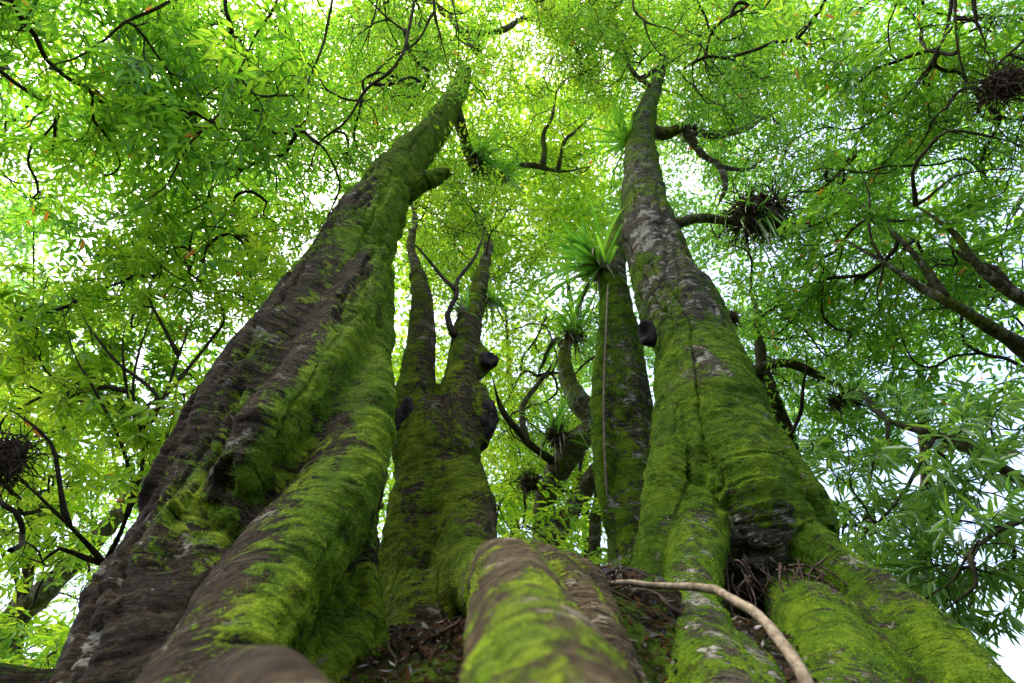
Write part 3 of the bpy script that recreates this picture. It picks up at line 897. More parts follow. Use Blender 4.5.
# --- thinner trunk behind the right one
second = thing('mossy_tree', 'slimmer straight mossy trunk topped by a strap-leaved plant, half behind the pale trunk', 'tree', at_y(640, 640, 5.2), 'moss covered trunks')
strip = [(607, 300, 4, 5.3), (603, 350, 8, 5.15), (602, 400, 11, 5.1), (603, 450, 11, 5.1), (609, 510, 10, 5.1), (618, 560, 9, 5.1)]
ts = make_trunk('trunk', [spec(a) for a in (SECOND, strip)], M['bark_right'], second, .022,
                lambda V, N, co: .52 + .25 * smooth01(-N[:, 0], -.2, .7) + (fbm(V * 2.0, 4, 99) - .5) * 1.0, tuft=22000, ln=.013, maxd=10, amp=.8, co_idx=[0], grow=.03)
g = Geo()
g.tube(*spline(px_line([(608, 285, 7.35), (606, 330, 6.75), (604, 380, 6.3), (604, 430, 5.95), (606, 480, 5.65), (609, 530, 5.4), (613, 580, 5.2)]), np.array([.012] * 7), .08), 7, wobble=.3)
obj('aerial_root', g.mesh('aerial_root', M['vine']), second)

# ------------------------------------------------------------------ crowns and limbs of those trees
def upper(L, k):
    P, R = spec(L); P, _ = spline(P, R, .25); return P[int(len(P) * k):]

cr = Crown(left, M['leaf_yellow'])
cr.skeleton(upper(LEFT, .80))
cr.limb([at_y(448, 108, 4.8), at_d(478, 174, 12.5), at_d(500, 167, 13), at_d(534, 166, 13.5), at_d(562, 171, 14), at_d(590, 167, 14.5)], .13, .05, mat=M['bark_limb'])
cr.limb(px_line([(545, 167, 13.7), (544, 137, 14), (552, 116, 14.4), (556, 96, 15)]), .07, .03, mat=M['bark_limb'])
cr.limb(px_line([(560, 170, 14), (562, 143, 14.2), (575, 131, 14.6), (590, 120, 15)]), .06, .025, mat=M['bark_limb'])
cr.limb(px_line([(478, 50, 14), (440, 10, 15), (400, -20, 16)]), .10, .04)
cr.limb(px_line([(482, 45, 14.2), (520, 20, 15.5), (560, 5, 16.5)]), .10, .04)
cr.mass(480, 30, 150, 75, 12, 17.5, 330, 'lance')
cr.mass(540, 130, 80, 60, 14, 18, 110, 'lance')
cr.mass(400, 90, 60, 70, 13, 18, 120, 'lance')
cr.build(1.25)

cr = Crown(mid, M['leaf_yellow'])
cr.skeleton(upper(LSTEM, .7)); cr.skeleton(upper(RSTEM, .7))
cr.limb(px_line([(487, 225, 8.1), (476, 257, 7.3), (459, 281, 6.9), (456, 298, 6.6), (447, 315, 6.4), (454, 336, 6.2)][::-1]), .035, .02, mat=M['twig'])
cr.limb(px_line([(456, 298, 6.6), (440, 275, 7.0), (420, 250, 7.4), (408, 238, 7.8)]), .025, .012, mat=M['twig'])
cr.limb([at_y(419, 280, 5.03), at_y(417, 268, 5.3), at_y(411, 245, 5.75), at_y(415, 215, 6.1), at_y(405, 190, 6.4)], .10, .045, mat=M['bark_limb'])
cr.limb([at_y(481, 280, 5.03), at_y(483, 268, 5.3), at_y(488, 245, 5.75), at_y(478, 215, 6.1), at_y(482, 185, 6.4)], .10, .045, mat=M['bark_limb'])
cr.mass(470, 240, 70, 60, 8.5, 13, 130, 'lance_small')
cr.mass(440, 200, 60, 40, 9, 14, 90, 'lance_small')
cr.build(1.0)

cr = Crown(right, M['leaf_mid'])
cr.skeleton(upper(RIGHT, .84))
cr.limb([at_y(648, 128, 5.0), at_d(664, 134, 11.2), at_d(683, 129, 11.2), at_d(714, 135, 11.6), at_d(745, 128, 12.2), at_d(780, 110, 13)], .12, .05, mat=M['bark_limb'])
cr.limb(px_line([(683, 136, 11.2), (702, 156, 11), (720, 168, 10.8), (724, 191, 10.4), (716, 213, 10)]), .075, .05, mat=M['bark_limb'])
cr.limb(px_line([(720, 168, 10.8), (745, 170, 11.4), (765, 160, 12)]), .05, .03)
cr.limb([at_y(668, 226, 4.45), at_d(702, 219, 8.2), at_d(741, 222, 8.4), at_d(780, 226, 8.8), at_d(815, 223, 9.2), at_d(850, 205, 10)], .075, .035, mat=M['bark_limb'])
cr.limb(px_line([(655, 90, 13.2), (632, 70, 13.6), (622, 40, 14.2), (612, 15, 15)]), .06, .03)
cr.limb(px_line([(660, 75, 13.6), (690, 50, 14.5), (720, 40, 15.5)]), .06, .03)
cr.mass(670, 30, 120, 65, 12.5, 17, 270, 'lance')
cr.mass(745, 110, 70, 60, 11.5, 15, 120, 'lance')
cr.mass(600, 60, 60, 60, 14, 18, 70, 'lance')
cr.build(1.25)

# ------------------------------------------------------------------ neighbouring trees
def tree(label, base, trunk_pts, r0, r1, leaf, name='forest_tree', limb_mat=None, group='trees around the mossy trunks', cat='tree', rs_=1.3):
    t_ = thing(name, label, cat, base, group)
    c_ = Crown(t_, M[leaf], rscale=rs_)
    c_.limb([base - np.array([0, 0, .15])] + list(trunk_pts), r0, r1, mat=limb_mat or M['limb'], sides=12, name='trunk')
    return c_

# overhanging tree, upper left
b = onground(-6.6, .2)
c1 = tree('dense tree overhanging from the upper left, dark thin branches under fine green sprays', b, [np.array([-6.3, .3, 3]), np.array([-5.8, .6, 5.5]), np.array([-5.0, 1.0, 7.5])], .28, .16, 'leaf_mid')
top = np.array([-5.4, .8, 6.6])
hub = at_d(190, -90, 6.6)
c1.limb([top, at_d(120, -110, 6.2), hub, at_d(330, -100, 7.6), at_d(440, -70, 9)], .10, .05)
c1.limb([hub] + px_line([(182, -25, 6.4), (172, 0, 6.3), (150, 13, 6.2), (125, 22, 6.2), (105, 39, 6.2), (74, 59, 6.2), (47, 68, 6.3), (5, 108, 6.5)]), 0.0238, 0.0074)
c1.limb(px_line([(300, -100, 7.3), (276, 0, 7), (256, 35, 6.9), (237, 75, 6.8), (230, 100, 6.8), (212, 122, 6.9)]), 0.0204, 0.0056)
c1.limb(px_line([(350, -98, 7.8), (331, 0, 7.2), (325, 40, 7.1), (310, 75, 7), (299, 91, 7), (262, 97, 7), (235, 112, 7.1), (212, 132, 7.3)]), 0.0218, 0.0062)
c1.limb(px_line([(299, 91, 7), (303, 120, 7.1), (285, 150, 7.3)]), 0.0109, 0.0043)
c1.limb(px_line([(430, -72, 8.8), (402, 52, 7.9), (367, 90, 7.8), (348, 121, 7.8), (320, 145, 7.9), (309, 172, 8), (285, 196, 8.2), (262, 205, 8.5)]), 0.0272, 0.0062)
c1.limb(px_line([(435, -70, 8.9), (434, 0, 8.4), (439, 34, 8.3), (449, 72, 8.4), (447, 90, 8.6)]), 0.0272, 0.0087)
c1.limb(px_line([(440, 20, 8.4), (412, 46, 8.2), (378, 70, 8.1), (360, 110, 8.2)]), 0.0190, 0.0062)
c1.limb(px_line([(450, -60, 9), (452, 0, 8.6), (458, 34, 8.6), (453, 79, 8.7), (440, 105, 9)]), 0.0150, 0.0050)
c1.limb(px_line([(385, -90, 8.2), (375, 10, 7.8), (358, 60, 7.8), (352, 95, 8)]), 0.0163, 0.0050)
c1.limb(px_line([(125, -108, 6.2), (60, -40, 6), (25, 20, 6), (8, 60, 6.2)]), 0.0190, 0.0050)
c1.mass(120, 60, 190, 120, 6.4, 9.5, 185, 'lance_big')
c1.mass(300, 60, 140, 110, 7.8, 11.5, 300, 'lance_small')
c1.mass(130, 160, 130, 80, 6.8, 10, 105, 'lance_big')
c1.mass(270, 180, 90, 80, 8, 12, 95, 'lance_small')
c1.mass(60, 40, 110, 80, 6.0, 7.5, 40, 'lance_big')
c1.mass(400, 40, 80, 70, 8.5, 12, 120, 'lance_small')
c1.mass(500, -20, 130, 60, 9, 12, 110, 'lance_small')
c1.cloud((-2.8, -1.4, 10.5), (4.0, 3.2, 2.0), 36, 'lance')  # out-of-view foliage added overhead to dim the light on the trunks
c1.build()

# shrubby tree with large leaves, left
b = onground(*at_d(90, 640, 6.0)[:2])
k0 = at_d(105, 565, 5.9)
c2 = tree('bushy young tree with broad bright leaves, thin dark stems, left of the broadest trunk', b, [at_d(108, 610, 5.95), k0], .09, .06, 'leaf_yellow')
for L_ in [[(98, 559, 5.9), (78, 534, 5.7), (59, 514, 5.6), (27, 483, 5.6), (-5, 470, 5.7)],
           [(105, 560, 5.9), (135, 500, 5.8), (130, 471, 5.8), (115, 428, 5.8), (93, 388, 5.8), (73, 349, 5.9), (60, 300, 6.1)],
           [(135, 510, 5.9), (145, 470, 6.0), (142, 440, 6.0), (136, 408, 6.1), (136, 368, 6.2), (152, 313, 6.5), (170, 285, 6.8)],
           [(138, 440, 6.0), (128, 390, 6.1), (122, 350, 6.2), (127, 318, 6.4)],
           [(142, 440, 6.0), (160, 402, 6.0), (119, 364, 6.1), (91, 329, 6.2), (75, 300, 6.4)],
           [(87, 500, 5.8), (51, 443, 5.8), (24, 420, 5.8), (0, 408, 5.9)],
           [(150, 440, 6.2), (172, 375, 6.6), (186, 335, 7), (184, 310, 7.3)],
           [(160, 400, 6.5), (215, 335, 7.2), (222, 310, 7.5), (203, 262, 8)],
           [(180, 360, 6.8), (165, 330, 6.9), (150, 295, 7.2), (160, 270, 7.5)],
           [(110, 555, 5.9), (60, 545, 5.6), (40, 560, 5.5), (10, 548, 5.5)]]:
    c2.limb(px_line(L_), .026, .008, mat=M['twig'], sides=6)
c2.mass(120, 340, 120, 85, 6.1, 8.4, 120, 'palm')
c2.mass(190, 280, 80, 60, 7.5, 10, 80, 'palm')
c2.mass(70, 450, 110, 75, 5.9, 7.8, 95, 'palm')
c2.mass(240, 230, 70, 50, 8, 11, 50, 'palm')
c2.mass(30, 520, 60, 60, 6, 8, 40, 'palm')
c2.mass(150, 430, 40, 40, 5.6, 6.4, 16, 'palm')
c2.build()

# leaning trunk, far lower left
b = onground(*at_d(-60, 720, 10)[:2])
c3 = tree('pale leaning trunk with sparse bright leaves at the lower left edge, sky behind', b, px_line([(0, 643, 10), (39, 596, 10), (78, 557, 10.3), (130, 500, 11), (190, 400, 13)]), .26, .14, 'leaf_yellow', limb_mat=M['bark_stem'])
c3.limb(px_line([(20, 620, 10), (31, 573, 9.8), (51, 530, 9.6), (60, 500, 9.8)]), .05, .02)
c3.limb(px_line([(30, 600, 10), (5, 560, 9.8), (-10, 520, 9.8)]), .05, .02)
c3.mass(40, 560, 80, 90, 8.5, 12, 120, 'lance')
c3.mass(40, 650, 80, 50, 7.5, 11, 130, 'broad')
c3.mass(60, 420, 90, 90, 11, 14, 140, 'lance')
c3.build(1.1)

# many-stemmed bent tree in the gap
b = onground(*at_d(560, 640, 8.3)[:2])
c4 = tree('crooked pale stem bending back on itself in the gap behind the middle trunk', b, px_line([(545, 540, 8.2), (549, 486, 8.2), (565, 461, 8.2), (580, 438, 8.3), (592, 422, 8.4), (578, 402, 8.5), (566, 376, 8.7), (565, 350, 9.0), (572, 330, 9.6)]), .18, .15, 'leaf_yellow', limb_mat=M['bark_stem'])
c4.limb(px_line([(568, 560, 8.3), (573, 532, 8.4), (579, 502, 8.5), (600, 462, 8.6), (612, 430, 8.8)]), .14, .13, mat=M['bark_stem'])
c4.limb(px_line([(594, 560, 8.6), (596, 525, 8.7), (601, 488, 8.8), (612, 450, 9)]), .10, .09, mat=M['bark_stem'])
c4.limb(px_line([(492, 378, 7.6), (500, 408, 7.8), (521, 435, 7.9), (550, 470, 8.1)][::-1]), .06, .04)
c4.limb(px_line([(528, 440, 8), (524, 410, 8.4), (545, 375, 9), (552, 360, 9.4)]), .05, .03)
c4.limb(px_line([(565, 352, 9), (556, 340, 9.4), (548, 352, 9.7), (535, 382, 10)]), .06, .03)
c4.mass(540, 450, 50, 90, 9, 12, 110, 'lance')
c4.mass(560, 340, 60, 50, 10, 13, 70, 'lance_small')
c4.mass(545, 535, 70, 60, 8.5, 11.5, 60, 'lance_big')
c4.mass(545, 535, 55, 45, 6.6, 7.9, 14, 'lance_big')
c4.build()

# right tree with pale forking limbs
b = onground(*at_d(1210, 560, 8.0)[:2])
c5 = tree('tree with pale forking limbs reaching in from the right under dark green leaves', b, px_line([(1180, 470, 7.6), (1120, 415, 7.3), (1060, 370, 7.1), (1024, 350, 7.0), (960, 309, 7.0), (924, 289, 7.1), (885, 262, 7.4), (850, 240, 7.8)]), 0.1800, 0.0390, 'leaf_deep', limb_mat=M['bark_limb'])
c5.limb(px_line([(1120, 415, 7.3), (1070, 335, 7.0), (1024, 301, 6.9), (980, 265, 6.9), (955, 236, 7.1), (929, 217, 7.3), (898, 195, 7.7)]), 0.0975, 0.0325, mat=M['bark_limb'])
c5.limb(px_line([(1024, 290, 6.9), (999, 267, 6.9), (975, 262, 7.0), (940, 240, 7.2)]), 0.0525, 0.0260, mat=M['bark_limb'])
c5.limb(px_line([(950, 304, 7.0), (925, 266, 7.2), (898, 238, 7.4), (874, 219, 7.7), (851, 195, 8.1), (812, 150, 8.8)]), 0.0525, 0.0163, mat=M['bark_limb'])
c5.limb(px_line([(911, 205, 7.4), (912, 172, 7.2), (929, 149, 7.0), (949, 130, 6.9), (988, 137, 6.8), (1030, 148, 6.8)]), 0.0263, 0.0130)
c5.limb(px_line([(885, 262, 7.4), (870, 230, 7.6), (866, 190, 7.9), (860, 160, 8.2)]), 0.0225, 0.0078)
c5.limb(px_line([(905, 200, 7.5), (945, 180, 7.3), (990, 170, 7.2), (1020, 172, 7.2)]), 0.0188, 0.0065)
c5.limb(px_line([(870, 265, 7.6), (878, 300, 7.4), (881, 330, 7.2)]), 0.0150, 0.0052)
c5.mass(930, 230, 140, 80, 7.2, 9.8, 115, 'lance_big')
c5.mass(860, 290, 100, 80, 7.8, 10.5, 85, 'lance')
c5.mass(980, 360, 90, 80, 7.2, 9.5, 75, 'lance_big')
c5.mass(840, 180, 70, 60, 8.5, 11.5, 90, 'lance')
c5.build()

# overhead tree, upper right
b = onground(5.2, -2.6)
c6 = tree('tall tree leaning over from the upper right, twisting dark branches against white sky', b, [np.array([5.0, -2.3, 4]), np.array([4.6, -1.6, 7]), np.array([4.2, -.6, 9])], .3, .16, 'leaf_deep')
hub = at_d(900, -120, 8.2)
c6.limb([np.array([4.5, -1.3, 7.6]), at_d(980, -160, 7.8), hub, at_d(780, -90, 9), at_d(650, -60, 10)], .12, .05)
c6.limb(px_line([(960, -130, 7.9), (950, -20, 7.8), (945, 31, 7.8), (933, 59, 7.8), (917, 86, 7.9), (890, 106, 8.1), (860, 112, 8.4)]), 0.0320, 0.0078)
c6.limb(px_line([(965, -135, 7.9), (972, -20, 7.4), (978, 23, 7.4), (986, 45, 7.4), (974, 66, 7.5)]), 0.0440, 0.0195)
c6.limb(px_line([(950, -60, 7.8), (954, 25, 7.7), (958, 60, 7.7), (966, 98, 7.8), (970, 130, 8)]), 0.0240, 0.0059)
c6.limb(px_line([(660, -62, 9.9), (632, 0, 9.6), (647, 23, 9.4), (667, 29, 9.3), (687, 39, 9.2), (710, 46, 9.2)]), 0.0240, 0.0059)
c6.limb(px_line([(642, 15, 9.5), (652, 45, 9.4), (672, 60, 9.4), (700, 65, 9.5)]), 0.0160, 0.0052)
c6.limb(px_line([(780, -90, 9), (770, 0, 8.8), (740, 15, 8.9), (715, 22, 9.1)]), 0.0240, 0.0065)
c6.limb(px_line([(1060, -40, 7.4), (1030, 30, 7.2), (1000, 60, 7.2), (975, 90, 7.4), (930, 105, 7.8)]), 0.0240, 0.0065)
c6.mass(900, 40, 170, 80, 7.8, 11, 160, 'lance_big')
c6.mass(770, 40, 110, 80, 8.5, 11.5, 190, 'lance_small')
c6.mass(840, 120, 110, 70, 8.2, 11.5, 150, 'lance')
c6.mass(990, 100, 70, 90, 7.0, 9.5, 120, 'lance')
c6.mass(640, -20, 120, 50, 9, 12, 90, 'lance_small')
c6.cloud((3.2, -1.6, 11.0), (4.2, 3.6, 2.0), 36, 'lance')  # extra unseen foliage above the camera, added to cut fill on the trunks
c6.build()

# lower right tree with long drooping leaves
b = onground(*at_d(1130, 740, 5.6)[:2])
c7 = tree('slender tree with long narrow drooping leaves above the root ridge, pale sky behind', b, px_line([(1110, 640, 5.5), (1080, 560, 5.6), (1040, 500, 5.8), (1019, 479, 6), (956, 443, 6.4), (900, 424, 6.8), (877, 412, 7.0), (857, 388, 7.3)]), .10, .035, 'leaf_droop')
c7.limb(px_line([(1085, 570, 5.6), (1040, 520, 5.4), (1007, 530, 5.3), (968, 553, 5.2), (952, 577, 5.2), (931, 596, 5.2)]), .03, .012)
c7.limb(px_line([(985, 542, 5.25), (976, 561, 5.1), (974, 585, 5.0), (944, 612, 5.0)]), .026, .014)
c7.limb(px_line([(880, 414, 7), (887, 436, 6.7), (909, 459, 6.4), (936, 487, 6.2)]), .025, .01)
c7.limb(px_line([(940, 440, 6.5), (878, 524, 6.3), (847, 510, 6.5), (808, 491, 6.8)]), .022, .008)
c7.limb(px_line([(860, 392, 7.3), (897, 424, 6.9), (924, 422, 6.7), (960, 418, 6.6)]), .03, .012)
c7.mass(920, 560, 120, 70, 4.8, 7.2, 50, 'strap')
c7.mass(870, 460, 100, 70, 6, 8.5, 46, 'strap')
c7.mass(990, 470, 70, 70, 5.4, 7.5, 34, 'strap')
c7.mass(1000, 590, 60, 50, 5, 7, 34, 'strap')
c7.build()

# tree just behind the right trunk
b = onground(*at_d(870, 640, 9.2)[:2])
c8 = tree('tree close behind the pale trunk, dark limbs and long hanging leaf fans', b, px_line([(835, 560, 9), (805, 490, 9), (782, 420, 9), (765, 370, 9.2), (758, 330, 9.6), (750, 290, 10.4)]), .17, .08, 'leaf_mid')
c8.limb(px_line([(768, 380, 9.2), (752, 370, 8.9), (780, 362, 8.6), (800, 366, 8.5), (828, 380, 8.6), (857, 392, 8.9), (880, 410, 9.2)]), .085, .05)
c8.limb(px_line([(772, 470, 8.9), (782, 451, 8.3), (800, 416, 8.1), (804, 366, 8.0), (800, 340, 8.1)]), .04, .018, mat=M['twig'])
c8.mass(800, 330, 80, 70, 8.8, 11.5, 90, 'lance')
c8.mass(820, 420, 80, 60, 7.6, 10, 48, 'strap')
c8.mass(760, 250, 60, 40, 10, 13, 70, 'lance')
c8.mass(840, 530, 60, 40, 7.5, 10, 22, 'strap')
c8.build()

# ------------------------------------------------------------------ farther trees
def far_tree(label, px, py, d, trunk_px, masses, leaf, sc, r=.22):
    b = onground(*at_d(px, py, d)[:2])
    c_ = tree(label, b, px_line(trunk_px), r, r * .5, leaf, group='distant forest trees')
    for m in masses: c_.mass(*m)
    c_.build(sc)
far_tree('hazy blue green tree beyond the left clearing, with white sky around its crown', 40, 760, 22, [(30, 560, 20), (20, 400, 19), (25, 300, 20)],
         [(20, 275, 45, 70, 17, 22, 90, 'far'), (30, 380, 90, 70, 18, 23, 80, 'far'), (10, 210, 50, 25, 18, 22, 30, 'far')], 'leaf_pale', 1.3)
far_tree('distant yellow green tree seen in the slit between great trunk and forked trunk', 395, 760, 20, [(397, 560, 19), (398, 420, 19), (410, 330, 20)],
         [(400, 340, 50, 90, 17, 22, 90, 'far'), (395, 470, 40, 100, 15, 20, 80, 'far'), (440, 250, 70, 50, 18, 24, 90, 'far'), (460, 400, 50, 80, 17, 22, 60, 'far')], 'leaf_yellow', 1.2)
far_tree('distant bright tree filling the central light well below the open sky', 520, 760, 22, [(515, 560, 20), (512, 420, 20), (505, 300, 22)],
         [(510, 330, 60, 80, 18, 24, 90, 'far'), (500, 215, 95, 75, 19, 27, 260, 'far'), (540, 470, 60, 80, 16, 22, 90, 'far'), (560, 150, 80, 75, 20, 28, 190, 'far'), (580, 250, 50, 60, 18, 25, 90, 'far')], 'leaf_yellow', 1.3)
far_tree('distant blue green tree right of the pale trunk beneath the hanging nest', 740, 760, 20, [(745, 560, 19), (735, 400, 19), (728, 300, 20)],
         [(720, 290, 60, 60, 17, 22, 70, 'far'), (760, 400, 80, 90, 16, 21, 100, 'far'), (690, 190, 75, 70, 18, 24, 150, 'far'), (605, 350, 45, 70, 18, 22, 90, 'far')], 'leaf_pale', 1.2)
far_tree('distant green tree behind the right hand limbs, mottled with white sky', 930, 780, 18, [(930, 600, 17), (925, 450, 17), (915, 300, 18)],
         [(900, 260, 150, 110, 13, 19, 140, 'far'), (930, 390, 130, 70, 13, 18, 40, 'far'), (870, 110, 170, 110, 15, 21, 170, 'far')], 'leaf_deep', 1.15)
far_tree('distant tree behind the upper left branches, closing most of the sky', -160, 760, 19, [(-150, 500, 17), (-90, 250, 17), (40, 90, 18)],
         [(140, 110, 190, 130, 13, 19, 250, 'far'), (320, 130, 120, 130, 15, 20, 230, 'far'), (110, 430, 120, 110, 12, 17, 60, 'far'), (200, 300, 90, 80, 13, 18, 55, 'far')], 'leaf_mid', 1.1)
far_tree('distant tall tree whose high crown roofs the middle of the view', 560, 800, 25, [(585, 560, 24), (580, 400, 24), (560, 200, 25)],
         [(540, 70, 180, 90, 18, 25, 260, 'far'), (720, 60, 110, 80, 17, 23, 110, 'far'), (400, 60, 90, 60, 17, 23, 90, 'far')], 'leaf_yellow', 1.3)

# ------------------------------------------------------------------ plants perched on trunks and limbs, vine, litter
def perched(label, c, n=30, L=.7, W=.035, up=(0, 0, 1), spread=1.0, droop=.9, mass_r=.12, mass_sq=(1, 1, .8), fibres=140, mat='strap', fmat='fibre', seed=0, name='perched_plant', cat='perched plant', strands=0.8):
    r = np.random.default_rng(900 + seed)
    root = thing(name, label, cat, c, 'plants perched in the trees')
    up = _n(np.asarray(up, float))
    def blades(nm, n, L, W, up, spread, droop, m_):
        K = 8; Vs, Qs, off = [], [], 0
        for i in range(n):
            d = _n(up + spread * r.normal(0, .75, 3)); l = L * r.uniform(.35, 1.2); w = W * r.uniform(.7, 1.2)
            p = np.asarray(c) + _n(r.normal(0, 1, 3)) * mass_r * .5
            s = _n(np.cross(d, np.array([0, 0, 1.0]) + r.normal(0, .2, 3)))
            g_ = droop * r.uniform(.3, 1.9); tw_ = r.normal(0, .05, 3)
            for k in range(K + 1):
                t_ = k / K
                ww = w * (0.55 + 1.2 * t_ - 1.75 * t_ * t_) if t_ < .98 else .002
                nn = _n(np.cross(s, d))
                Vs += [p - s * ww * .5 + nn * ww * .15, p, p + s * ww * .5 + nn * ww * .15]
                d = _n(d + np.array([0, 0, -g_ / K * (.4 + 1.6 * t_)]) + tw_ + r.normal(0, .02, 3)); p = p + d * l / K
            for k in range(K):
                a = off + k * 3
                Qs += [(a, a + 1, a + 4, a + 3), (a + 1, a + 2, a + 5, a + 4)]
            off += 3 * (K + 1)
        obj(nm, new_mesh(nm, np.array(Vs), np.array(Qs), True, M[m_]), root)
    if n:
        blades('foliage', n, L, W, up, spread, droop, mat)
        if n >= 40:
            blades('dead_foliage', n // 3, L * .8, W * .7, up * .3 + np.array([0, 0, -.5]), .9, 3.0, 'fibre_pale')
    if mass_r:
        g_ = Geo()
        # lumpy core
        U, W_ = 16, 10; V = []
        for i in range(W_ + 1):
            for j in range(U):
                th, ph = math.pi * i / W_, 2 * math.pi * j / U
                V.append([math.sin(th) * math.cos(ph), math.sin(th) * math.sin(ph), math.cos(th)])
        V = np.array(V); f = .25 + 1.1 * fbm(V * 2.2 + seed, 4, 6)
        V = np.asarray(c) + V * f[:, None] * np.asarray(mass_sq) * mass_r * .78
        Q = [(i * U + j, i * U + (j + 1) % U, (i + 1) * U + (j + 1) % U, (i + 1) * U + j) for i in range(W_) for j in range(U)]
        g_.add(V, np.array(Q))
        for i in range(fibres):
            d = _n(r.normal(0, 1, 3)); p = np.asarray(c) + d * np.asarray(mass_sq) * mass_r * r.uniform(.4, .9)
            pts = [p]
            tgt = _n(d * .25 + r.normal(0, .9, 3) * np.array([1, 1, .7])); ls = strands * r.uniform(.5, 2.0)
            for k in range(5):
                tgt = _n(tgt + r.normal(0, .35, 3) + np.array([0, 0, -.15])); p = p + tgt * mass_r * .18 * ls; pts.append(p)
            g_.tube(np.array(pts), np.linspace(.007, .003, 6) * (mass_r / .2) ** .5, 4, cap=False)
        obj('root_mass', g_.mesh('root_mass', M[fmat]), root)
    return root

perched('large strap leaved plant crowning the slimmer trunk, arching leaves and pale dead straps', at_y(603, 266, 5.5), 66, 1.3, .08, (-1.0, -.4, .3), .75, .75, .17, (1, 1, 1), 70, fmat='fibre_pale', seed=1)
perched('dark bristly nest like root clump midway along the horizontal limb, grassy leaves drooping', at_d(757, 214, 8.35), 75, 1.0, .04, (-.1, -.2, -.2), 1.2, 1.7, .40, (1.35, 1, .7), 520, seed=2)
perched('bright grassy tuft above the broken limb stub near the leaning trunk top', at_d(476, 160, 12.4), 90, 1.2, .045, (.6, -.3, .3), 1.2, 1.6, .2, (1, 1, .8), 160, seed=3)
perched('grassy tuft hanging under the mossy limb, right of the broken stub', at_d(502, 176, 13), 70, 1.1, .045, (.2, -.4, .1), 1.2, 1.6, .2, (1, 1, .8), 120, seed=4)
perched('small spiky tuft at the kink of the limb high on the pale trunk', at_d(690, 131, 11.2), 45, .65, .035, (0, -.1, .5), 1.2, .8, .18, (1.3, 1, .7), 140, seed=5)
perched('dark hanging basket of roots with a green tuft, in the gap beside the bent stem', at_d(556, 434, 8.0), 56, .75, .04, (0, -.3, .8), .8, .6, .19, (.9, .9, 1.3), 240, seed=6)
perched('brown fibrous clump low in the gap, under the dark hanging basket', at_d(529, 482, 8.0), 14, .4, .03, (0, -.2, .6), 1.0, .8, .17, (1, 1, .9), 240, seed=7)
perched('dark twiggy nest clump high among the right hand branches', at_d(1003, 85, 7.3), 0, mass_r=.27, fibres=260, seed=8, strands=1.3)
perched('dark ragged root nest at the left edge beside the thin stems', at_d(6, 458, 5.6), 6, .35, .02, (0, 0, 1), 1.0, .8, .27, (1, 1, 1.1), 260, seed=9)
perched('small dark clump on the right flank of the pale trunk', at_d(731, 318, 6.6), 8, .3, .02, (.3, 0, .6), 1.0, .8, .12, (1, 1, 1), 130, seed=10)
perched('dark clump sitting on the dark limb behind the pale trunk, long hanging leaves', at_d(846, 402, 8.7), 50, .9, .05, (.1, -.4, .1), 1.1, 1.5, .24, (1.5, 1, .7), 180, seed=11)
perched('fan of thin strap leaves behind the upper pale trunk, left side', at_y(630, 142, 5.15), 50, 1.0, .06, (-.9, -.3, .2), .8, .8, .13, (1, 1, 1), 60, seed=12)
perched('strap leaved tuft hanging beside the right fork of the middle tree', at_y(488, 300, 4.75), 40, .60, .04, (.8, -.5, .1), .8, 1.5, .08, (1, 1, 1), 60, seed=13)
perched('strap leaved tuft topping the crooked bent stem', at_d(574, 335, 9.1), 50, .75, .05, (.2, -.4, .5), 1.0, .9, .2, (1.2, 1, .8), 120, seed=14)
perched('small tuft with straw base in the crotch between the two forks', at_d(463, 312, 6.6), 26, .38, .028, (-.2, 0, .8), 1.0, .8, .10, (1, 1, .8), 80, fmat='fibre_pale', seed=15)

# woody vine lying across the roots
vp = px_line([(596, 586, 2.55), (625, 583, 2.5), (655, 585, 2.42), (690, 586, 2.3), (712, 590, 2.2), (738, 601, 2.05), (757, 615, 1.92), (775, 634, 1.8), (792, 656, 1.7), (806, 682, 1.6), (825, 725, 1.5)])
P_, R_ = spline(np.array(vp), np.array([.012, .013, .014, .0155, .0165, .0175, .018, .018, .0185, .019, .019]), .02)
P_ = P_ + (fbm(P_ * 9, 3, 71)[:, None] - .5) * np.array([.01, .01, .025])
R_ = R_ * (1 + .35 * (fbm(P_ * 22, 2, 72) - .5))
g = Geo(); g.tube(P_, R_, 10, wobble=.08)
o = obj('woody_vine', g.mesh('woody_vine', M['vine']))
o['label'] = 'thin pale woody vine lying across the roots of the pale trunk'; o['category'] = 'vine'

# thin surface roots wandering over the soil, and fallen twigs
def draped(n, x0, y0, sx, sy, r0, L, parent):
    for i in range(n):
        x, y = rng.normal(x0, sx), rng.normal(y0, sy); a = rng.uniform(0, 2 * math.pi); pts = []
        for k in range(9):
            pts.append((x, y)); a += rng.normal(0, .5); x += math.cos(a) * L / 8; y += math.sin(a) * L / 8
        pts = np.array(pts); z = ground_z(pts[:, 0], pts[:, 1]) - .03 + .09 * np.sin(np.linspace(0, math.pi, 9)) ** .6
        rr_ = r0 * rng.uniform(.5, 1.3)
        q_, r_ = spline(np.column_stack([pts, z]), np.linspace(rr_, rr_ * .25, 9), .03)
        r_ = r_ * (1 + .4 * (fbm(q_ * 20, 2, 81) - .5))
        g_ = Geo(); g_.tube(q_, r_, 8, wobble=.15); obj('root', g_.mesh('root', M['twig']), parent)
h0 = at_y(640, 610, 2.8); h1 = at_y(380, 660, 2.8); h2 = at_y(780, 620, 3.3)
draped(26, h0[0], h0[1], .28, .35, .014, .7, right)
draped(18, h1[0], h1[1], .22, .4, .012, .6, left)
draped(12, h2[0], h2[1], .35, .35, .014, .7, right)
